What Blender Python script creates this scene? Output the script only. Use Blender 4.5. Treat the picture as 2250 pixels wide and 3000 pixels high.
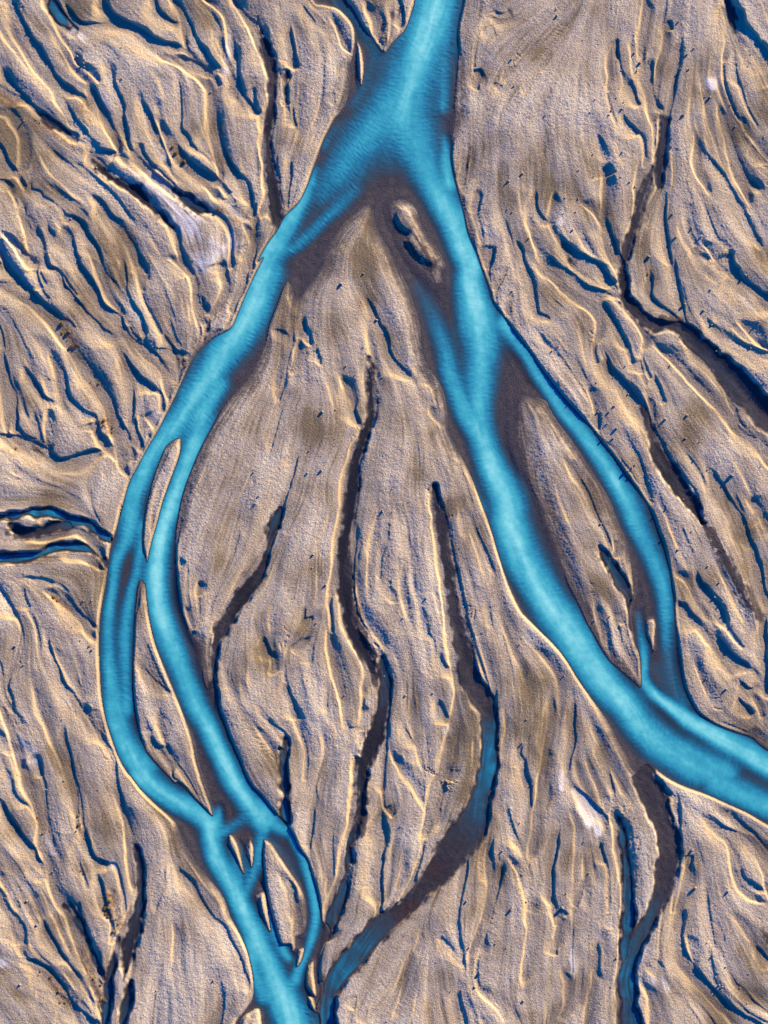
import bpy, bmesh, math, random
import numpy as np
from mathutils import Vector, noise as mnoise

for _o in list(bpy.data.objects):
    bpy.data.objects.remove(_o)
SC = bpy.context.scene
COL = SC.collection
R = math.radians
U = 0.05                                  # metres per survey unit
CX, CY = 1125.0, 1500.0

# ---------------------------------------------------------------- camera
cam = bpy.data.objects.new('camera', bpy.data.cameras.new('camera'))
COL.objects.link(cam)
cam.location = (0, 0, 160.0)
cam.rotation_euler = (0, 0, 0)
cam.data.sensor_fit = 'VERTICAL'
cam.data.sensor_height = 24.0
cam.data.lens = 24.0 * 160.0 / 150.0
cam.data.clip_start = 1.0
cam.data.clip_end = 3000.0
SC.camera = cam
SC.render.resolution_x, SC.render.resolution_y = 768, 1024

# ---------------------------------------------------------------- sky and sun
SUN_EL, SUN_AZ = 13.0, 42.0               # low sun, from the upper right of the picture (azimuth from +Y to +X)
SUNV = np.array([math.sin(R(SUN_AZ)), math.cos(R(SUN_AZ))])
world = bpy.data.worlds.new("World")
SC.world = world
world.use_nodes = True
wn = world.node_tree
wn.nodes.clear()
sky = wn.nodes.new('ShaderNodeTexSky')
sky.sky_type = 'NISHITA'
sky.sun_disc = False
sky.sun_elevation = R(SUN_EL)
sky.sun_rotation = R(SUN_AZ)
sky.air_density = 1.0
sky.dust_density = 0.0
sky.ozone_density = 10.0
sky.altitude = 600.0
bg = wn.nodes.new('ShaderNodeBackground')
bg.inputs['Strength'].default_value = 0.12
wo = wn.nodes.new('ShaderNodeOutputWorld')
hs = wn.nodes.new('ShaderNodeHueSaturation')
hs.inputs['Saturation'].default_value = 1.4
hs.inputs['Hue'].default_value = 0.512
wn.links.new(sky.outputs[0], hs.inputs['Color'])
wn.links.new(hs.outputs[0], bg.inputs[0])
wn.links.new(bg.outputs[0], wo.inputs[0])

sun = bpy.data.objects.new('sun', bpy.data.lights.new('sun', 'SUN'))
COL.objects.link(sun)
sun.data.energy = 5.0
sun.data.angle = R(0.5)
sun.data.color = (1.0, 0.83, 0.55)
_d = Vector((SUNV[0] * math.cos(R(SUN_EL)), SUNV[1] * math.cos(R(SUN_EL)), math.sin(R(SUN_EL))))
sun.rotation_euler = _d.to_track_quat('Z', 'Y').to_euler()
sun.location = (60, 70, 60)

SC.view_settings.view_transform = 'Standard'
SC.view_settings.look = 'None'
SC.view_settings.gamma = 1.0
SC.view_settings.exposure = 1.66

# ---------------------------------------------------------------- survey of the river plain
# every line below is a survey trace on the plain, in survey sheets A1..D3 (0.4822 sheet units per step)
WEST_BANK = """A2 1040,-260 1015,0 1000,60 975,140 945,195 880,260 835,318 815,318 760,238 700,160 640,50 600,0 520,-200
 380,-200 400,0 470,30 545,50 610,110 645,170 650,250 640,330 622,400,.3 625,480,.3 605,600,.3 572,668,.4 530,715 500,770 460,850 420,960 390,1040 360,1130 310,1230 230,1310 180,1400 120,1480 60,1590
 B1 1600,30 1540,150 1490,260 1440,380 1400,460 1300,515,.4 1215,590,.4 1150,680,.5 1100,790 1060,880 1040,920 960,1080 900,1180 830,1310 790,1385 760,1480 730,1600
 C1 740,0 715,110 690,195 668,265 660,330 654,390 640,480 620,590 605,700 600,850 605,1000 615,1150 640,1290 680,1420 720,1530 770,1620
 D1 800,160 860,240 950,330 1040,410 1080,460,.5 1110,530,.3 1150,610,.3 1210,700,.4 1260,770,.5 1330,850,.6 1370,920,.6 1400,1010,.6 1450,1100 1500,1210 1530,1330 1540,1420 1535,1500,.6 1500,1560 1470,1600 1430,1659 1380,1900"""
EAST_OF_LEFT = """D2 440,1900 440,1659 420,1560,.4 440,1500,.4 460,1440,.4 432,1380 440,1250 465,1180 500,1100,.3 470,1050 450,1035 440,950 420,850 390,750 360,660 310,590 270,500 210,420 150,360 80,270 30,220
 C1 1490,1640 1460,1560 1400,1420 1360,1310 1330,1230 1322,1120 1270,1120,.4 1240,1080,.4 1225,950,.4 1220,860,.3 1165,785,.6 1130,720 1100,620 1080,500 1072,400 1065,300 1070,150,.5 1095,0,.4
 B1 1120,1440,.4 1160,1330,.5 1220,1190,.5 1290,1060,.4 1350,950,.3 1430,850,.2 1520,750,.2 1580,640,.2
 B2 110,560,.4 130,450 175,330 240,180,.6 290,270,.1 312,280,.2 400,170,.2 460,80,.2
 A2 480,1530,.2 540,1420,.2 600,1340,.2 660,1290,.2 722,1245,.1 762,1268,.1 775,1320,.2 800,1400,.2 850,1500,.2 900,1580,.2
 B2 900,60,.2 960,180,.3 1000,290,.3 1040,410,.3 1052,500,.3 1060,600,.3 1100,700,.3 1170,800,.4 1200,880,.4 1215,1000,.4 1220,1080,.3 1270,1180,.3 1310,1260,.6 1370,1390,.8 1420,1520
 C2 1480,150 1540,350 1600,520 1659,640
 C3 180,670 280,770 370,860 440,950 500,1050 590,1180,.8 680,1310,.6 740,1420,.5 800,1520,.5 850,1610,.4 890,1590,.2 930,1570,.3
 D3 950,90,.6 1050,165 1150,215 1300,270 1420,325 1540,380 1659,450 1950,600"""
EAST_BANK = """C3 1950,1640 1659,1492,.2 1560,1415,.4 1440,1375 1330,1330 1240,1270 1190,1190 1150,1100 1130,1000 1110,850 1095,700 1085,560 1060,400 1030,260 990,150 960,60
 B3 930,1540 870,1450 790,1340 720,1240 640,1140 570,1050 480,950 400,860 330,770 270,690 210,600 140,510 80,430
 B2 1545,375 1490,300 1460,200 1420,90
 A2 1390,1540 1340,1420,.5 1310,1280,.5 1280,1170,.8 1250,1060 1235,960 1240,880 1252,800,.6 1265,700,.3 1258,640,.3 1270,500,.4 1280,350,.7 1275,200 1290,100 1310,0 1325,-260"""
ISLANDS = {
 'slim dry bar in the mouth of the top tributary': "A2 665,250 690,300 705,400 700,480 690,520 675,470 668,400 665,330",
 'mottled teardrop bar below the fork of the two arms': "A2 865,1250,.3 890,1222,.3 950,1215,.3 1010,1250,.5 1030,1290,.4 1060,1370,.4 1100,1440,.4 1150,1510,.4 1190,1580,.4 B2 1200,95,.3 1172,115,.1 1180,175,.1 1130,180,.1 1080,120,.2 A2 1060,1640,.3 1010,1590,.4 960,1530,.4 930,1460,.5 955,1425,.6 920,1390,.7 880,1320,.7",
 'long lens shaped bar inside the right arm': "B3 170,865,.1 240,880,.1 310,900,.3 330,940,.4 390,1040,.4 450,1120,.4 510,1210,.4 560,1290,.3 620,1380,.3 680,1470,.3 720,1560,.3 C3 720,40,.3 760,130,.3 800,230,.3 822,330,.5 842,540 815,620 825,740 850,830 880,920 887,1010 885,1105,.5 850,1080,.3 780,1020,.3 700,950,.3 650,880,.3 600,790,.3 550,700,.3 500,590,.3 440,470,.2 400,340,.2 350,200,.2 300,80,.1 B3 300,1580,.1 230,1440,.1 170,1260,.1 140,1130,.1 135,1030,.1 145,930,.1",
 'small pointed bar at the foot of the right lens': "C3 925,700 960,690 975,720 970,800 962,880 945,850 920,790 915,740",
 'narrow tapering bar between the two left branches': "B1 1095,1128 1095,1200 1080,1260 1050,1340 1010,1450 980,1540 955,1640 C1 930,190 905,290 895,345 885,320 865,240 870,120 890,0 B1 900,1500 930,1380,.7 970,1270,.6 1010,1180,.4 1060,1140,.4",
 'long ridged bar between the two left branches': "C1 850,458,.3 880,480,.6 890,570 905,680 930,800 970,920 1010,1020 1060,1140 1100,1240 1140,1350 1170,1450 1190,1560 1220,1659 D1 1215,160 1250,260 1292,392 1240,350 1180,290 1120,220 1075,190 1060,198 1020,150,.6 950,80,.4 900,20,.4 C1 890,1500,.4 850,1400 830,1300 810,1150 805,1000 810,850 815,700 825,600,.5 835,500,.3",
 'thin sliver bar beside the braided fingers': "D1 1390,510 1415,520 1450,590 1470,680 1482,745 1462,720 1420,630 1385,560",
 'tiny hooked bar among the braided fingers': "D1 1520,540 1540,590 1535,680 1525,705 1508,650 1495,610",
 'leaf shaped bar with an inner gully at the lower left arm': "D2 100,540 140,560 200,650 260,740 320,830 350,920,.5 355,1050,.5 330,1110,.4 290,1130 292,1200 268,1218 258,1180 200,1172 160,1050 120,880 100,750 90,620",
 'pale crescent bar left of the leaf shaped bar': "D2 50,880,.4 100,860 120,950 140,1095 110,1060,.4 70,980,.4",
 'oval islet in the lower left confluence': "D2 312,1205 345,1200 325,1280 295,1312 298,1250",
 'curved islet above the teal stream mouth': "D2 365,1305 400,1280 405,1360 420,1490 390,1480 355,1430 352,1360",
 'small dark islet beside the teal stream mouth': "D2 362,1490 400,1500 420,1592 400,1580 375,1540",
 'blunt bar cut by the bottom of the frame': "D1 1490,1600 1570,1565 1590,1659 1600,1800 1430,1800 1460,1650",
}
# turquoise silt load of the current: x,y,width,strength
CORES = """
A2 1150,-200,330,.85 1130,0,300,.85 1080,250,330,.8 990,500,360,.75 920,700,370,.68 870,850,340,.55 850,950,220,.4
A2 1170,-200,200,1 1150,0,200,1 1110,150,190,1.02 1060,300,180,1.02 1010,450,170,.98 960,600,150,.9 930,740,120,.8
A2 880,650,260,.75 760,800,270,.7 650,920,250,.64 560,1030,210,.58 480,1120,130,.55 440,1200,90,.5
A2 640,1000,260,.5 500,1150,200,.5 380,1240,120,.42 300,1370,80,.42
A2 660,1150,90,.5 560,1250,90,.6 470,1330,80,.62 370,1430,80,.65 280,1500,80,.7 B2 130,30,90,.75 130,180,80,.8
A2 420,1020,40,.6 370,1150,80,.8 290,1280,110,.95 200,1430,150,1 110,1580,180,1 B1 1610,120,190,1 1560,250,200,1 1510,380,200,.97 1430,510,200,.95 1340,630,190,.9 1270,740,160,.88 1190,860,150,.85 1100,990,140,.85 1020,1100,150,.85 920,1230,130,.9 860,1360,120,.92 810,1480,120,.9 790,1600,130,.9 C1 790,100,130,.85 775,200,110,.75 730,280,80,.75 700,380,70,.8 688,500,60,.85 668,620,70,.8 655,800,80,.75 660,950,90,.8 680,1100,100,.85 700,1250,130,.9 740,1400,130,.95 800,1520,150,.95 880,1610,150,.9 D1 850,140,140,.95 950,220,130,.9 1050,290,120,.9 1180,360,120,1 1270,440,120,1 1290,560,110,1 1320,660,110,1 1380,760,110,1 1430,860,100,1 1480,970,110,1.02 1540,1100,120,1.03 1590,1230,140,1.03 D2 80,1200,120,1.05 130,1300,130,1 170,1400,140,1 230,1530,180,.95 280,1659,200,.95 330,1900,210,.95
D2 10,1150,60,.8 40,1350,80,.75 100,1500,90,.7
B1 1230,1000,150,.85 1200,1100,130,.88 1170,1190,125,.9 1130,1300,120,.95 1080,1430,110,1 1030,1580,120,1 C1 1010,80,110,1 970,230,120,1 950,380,130,1 950,520,130,1 970,650,130,1 1010,780,140,.95 1060,900,140,.9 1100,1000,130,.88 1150,1130,130,.9 1200,1240,120,.95 1260,1340,110,1 1300,1430,110,1 1350,1530,110,1 1400,1640,120,1 D1 1420,180,120,1 1490,280,120,1 1560,370,140,.95 1620,430,150,.88 D2 60,330,120,.85 140,420,110,.8 220,490,70,.72
B1 1340,800,110,.75 1280,900,110,.78 1220,1000,100,.8
C1 860,120,60,.75 850,250,60,.78 830,400,60,.72 790,560,70,.75 760,750,90,.75 755,900,80,.75 760,1100,70,.7 770,1250,80,.8
D2 240,430,60,.6 280,540,60,.65 330,630,60,.72 370,730,70,.8 400,850,70,.85 415,980,60,.85 400,1100,60,.8 370,1200,50,.8 320,1300,60,.8 290,1400,70,.8
D1 1600,470,80,.6 1580,600,90,.68 1550,720,70,.6 1500,830,70,.65 1480,900,70,.7
D1 1335,345,36,.6 1320,430,70,.85
D1 1505,370,70,.5 1455,430,70,.55 1395,470,70,.6 1335,500,80,.75
D1 1445,560,30,.4 1480,650,40,.5 1500,750,50,.5
D1 1415,600,40,.6 1440,700,50,.6 1460,800,50,.7
D2 120,960,50,.6 150,1080,55,.65 210,1200,60,.78 250,1260,50,.8
D2 480,1560,40,.4 450,1500,30,.5 440,1590,40,.55 440,1700,50,.5
A2 980,650,270,.76 1020,850,280,.78 1070,980,230,.76 1120,1100,170,.8 1180,1200,165,.95 1250,1330,160,1 1310,1480,160,1.02 1360,1620,150,1.02 B2 1350,180,150,1.02 1380,320,180,1 1410,450,220,.95 1430,560,210,.87 1420,700,180,.82 1410,850,160,.82 1405,950,150,.85 1410,1050,150,.87 1450,1200,140,.97 1510,1350,160,1 1580,1500,190,1 C3 90,100,200,1 130,230,210,.98 190,360,210,.93 260,480,190,.95 340,620,190,1 430,740,200,1.02 520,870,200,1.02 610,1000,190,1.02 700,1120,180,1 800,1220,170,1 880,1330,180,.9 980,1430,190,.85 1100,1510,200,.85 1250,1590,220,.85 1380,1640,210,.85 D3 1350,180,170,.85 1500,260,150,.85 1659,330,140,.85 1950,450,140,.85
A2 1195,830,40,.6 1200,900,60,.75 1205,1000,80,.9 1225,1120,100,.95
A2 1200,60,80,.8 1200,250,70,.62 1195,450,70,.58 1190,650,80,.62
B2 1030,200,80,.3 1100,330,100,.42 1150,450,110,.55 1200,580,110,.65 1230,720,120,.75 1280,860,120,.8 1330,980,120,.82 1380,1080,100,.85
B2 1320,1330,40,.35 1370,1430,60,.45 1430,1560,60,.6
C3 870,660,50,.4 885,780,45,.6 905,900,60,.8 900,1040,60,.92 950,1130,65,1 1020,1190,65,1.08 1100,1250,75,1.12 1180,1310,90,1.12 1290,1370,100,1.1 1400,1430,120,1.05 1520,1490,130,1.02 1659,1570,150,1 1950,1720,160,1
B3 60,440,120,.85 130,540,90,.7 190,620,70,.72 260,740,75,.75 340,850,85,.8 420,970,90,.82 520,1080,100,.82 600,1190,100,.85 680,1300,110,.87 760,1430,120,.87 820,1540,130,.85 C3 860,110,130,.8 910,210,120,.75 950,300,110,.75 1000,420,110,.8 1030,540,100,.72 1040,680,90,.72 1045,800,80,.6 1055,950,80,.45 1100,1100,80,.42 1160,1220,60,.5
A2 500,-100,60,.3 560,40,80,.32 660,110,80,.36 720,220,90,.38 770,310,90,.38 740,430,100,.34 690,560,60,.45 640,640,50,.45
A2 590,760,90,.3 520,800,60,.4 460,900,40,.5
C3 1000,1000,120,.3 1080,1180,80,.3
D2 150,560,60,.42 230,640,60,.3 300,760,60,.25
B1 1190,620,50,.45 1170,730,55,.5 1110,850,70,.62
B1 1320,560,80,.4 1280,640,60,.4
"""
# streams: name | label-ish | points x,y,width[,strength]
STREAMS = [
 ('stream', 'clear teal stream', "B2 1140,1420,24,0 1150,1500,44,0 C2 1180,150,50,0 1210,330,55,0 1240,500,45,0 1270,700,50,0 1315,900,75,.02 1365,1080,80,.02 1440,1230,80,.02 1465,1350,75,.38 1462,1500,90,.46 D2 1468,0,95,.46 1450,150,95,.46 1400,330,140,.36 1330,480,190,.16 1230,620,200,.05 1150,740,150,.02 1060,850,90,.02 960,950,95,.03 850,1035,100,.2 750,1130,110,.38 650,1250,120,.45 560,1360,120,.5 500,1450,110,.42 480,1560,105,.45 480,1659,105,.45 480,1900,105,.45"),
 ('stream', 'brown clear side channel', "C3 870,1600,70,.02 D3 850,50,110,.02 920,200,130,.04 985,350,150,.03 1050,480,130,.02 1055,600,120,.02 1040,750,130,.04 1010,850,90,.08 960,950,55,.25 920,1050,75,.3 870,1150,80,.25 825,1260,85,.45 805,1370,90,.5 810,1500,100,.42 820,1659,120,.35 830,1900,120,.35"),
 ('creek', 'blue creek under comb gullies', "D3 755,400,24,.3 775,560,34,.4 795,700,36,.42 800,850,45,.45 812,1000,50,.45 795,1150,45,.45 792,1250,60,.5"),
 ('creek', 'upper blue creek at left edge', "C1 -200,70,40,.6 0,66,40,.6 100,60,40,.6 200,45,42,.6 280,45,42,.6 360,62,42,.6 430,95,42,.6 520,115,50,.55 570,145,60,.5 620,182,60,.5 690,222,50,.55"),
 ('creek', 'brown side creek', "C1 60,120,26,.05 130,158,36,.08 220,165,36,.05 320,128,36,.1 420,112,36,.3"),
 ('creek', 'lower blue creek at left edge', "C1 -200,330,34,.6 0,325,30,.6 120,317,30,.62 230,300,30,.58 330,262,30,.58 430,252,32,.55 530,268,32,.5 600,310,30,.45 655,362,26,.4"),
 ('creek', 'dark creek', "B2 205,1560,44,.25 C1 1650,160,40,.2 1610,330,50,.04 1560,440,60,.03 1490,530,60,.02 1430,610,55,.02 1380,700,50,.02 1330,790,50,.02 1312,880,40,.1 1297,980,40,.3 1290,1080,42,.35 1300,1180,40,.45"),
 ('creek', 'dark gully creek', "B2 742,640,12,.02 748,980,16,.02 712,1110,30,.02 662,1280,44,.02 640,1450,52,.02 C2 622,0,54,.02 605,150,60,.02 590,300,64,.02 588,450,70,.02 592,560,62,.02 612,680,64,.04 660,800,66,.05 710,900,60,.05 760,990,46,.03"),
 ('creek', 'dark gully creek', "C2 815,930,30,.2 832,1050,46,.22 828,1170,50,.2 815,1290,50,.1 785,1400,60,.02 740,1500,60,.02 710,1620,50,.02 D2 690,80,44,.03 688,200,50,.08 690,330,44,.05 670,440,30,.1 620,540,26,.3 605,680,36,.34 582,830,50,.3 535,950,60,.28 495,1060,60,.35 490,1130,50,.5"),
 ('creek', 'short teal creek', "C2 238,1420,24,.15 225,1530,34,.25 D2 215,0,40,.2 222,130,40,.32 230,300,36,.38 236,430,40,.5"),
 ('creek', 'dark muddy creek', "A2 60,110,24,.02 100,260,30,.02 145,400,36,.02 160,500,30,.02 148,640,24,.02 125,760,26,.02 122,900,34,.03 138,1050,44,.04 158,1200,54,.04 190,1330,50,.03 215,1420,40,.1"),
 ('pool', 'dark pool', "A2 238,440,30,.05 228,550,40,.05 232,650,30,.05"),
 ('creek', 'dark muddy creek', "A3 1405,-60,36,.02 1425,40,44,.04 1442,120,44,.04 1455,190,30,.02"),
 ('pool', 'dark slot pool', "A3 1028,730,20,.1 1022,840,32,.12 1008,960,40,.05 995,1060,44,.02 996,1140,24,.02"),
 ('creek', 'dark wedge', "A3 955,1020,26,.02 915,1120,40,.02 880,1240,40,.02 850,1350,36,.02 815,1460,32,.02 790,1570,34,.02 B3 770,90,36,.03 785,190,36,.03 800,280,50,.02 850,350,70,.02 920,410,70,.02 1000,440,50,.02 1090,445,36,.04 1150,470,50,.08 1220,550,90,.1 1300,620,110,.12 1400,720,125,.12 1500,830,135,.1 1590,930,140,.08 1700,1040,150,.05 1950,1250,150,.05"),
 ('pool', 'dark pool', "B3 445,20,40,.02 480,70,50,.02 510,110,30,.02"),
 ('creek', 'brown creek', "B3 905,960,26,.1 935,1050,40,.05 960,1150,46,.03 1000,1240,60,.03 1060,1330,66,.03 1120,1410,70,.03 1170,1480,70,.02 1230,1580,50,.02 1260,1640,30,.02"),
 ('creek', 'grey braided creek', "D1 800,560,12,.1 850,660,26,.15 855,800,30,.2 848,950,44,.2 812,1080,66,.12 785,1200,66,.1 770,1300,44,.06 752,1370,30,.06"),
 ('creek', 'grey blue creek', "D1 712,1140,20,.1 680,1290,30,.15 655,1450,44,.3 645,1560,54,.4 640,1659,60,.4 630,1900,60,.4"),
 ('creek', 'slate creek', "D1 795,1400,18,.1 775,1530,34,.2 745,1640,40,.3 735,1900,44,.3"),
 ('pool', 'lens pool', "C3 630,250,20,.15 680,330,40,.3 740,430,50,.3 800,540,50,.3 840,640,50,.3 865,760,44,.45 880,830,40,.6"),
 ('pool', 'shadow pool', "A1 215,672,24,.2 310,745,34,.15 390,795,36,.1 460,840,30,.02"),
 ('pool', 'dark pool', "A1 1060,1165,26,.3 1130,1215,40,.32 1210,1260,40,.3 1300,1300,26,.3"),
 ('creek', 'mud creek', "A1 560,970,26,.02 640,1050,34,.03 720,1110,44,.03 830,1165,50,.02 900,1235,30,.02 980,1310,30,.02 1050,1385,24,.02"),
 ('pool', 'blue pool', "A1 300,-40,30,.5 330,50,34,.5 380,120,34,.5 430,175,24,.5"),
 ('creek', 'thin creek', "D1 400,940,30,.1 450,1010,34,.1 500,1080,20,.3 540,1170,16,.4 590,1290,16,.4 635,1390,14,.4"),
]

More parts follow.
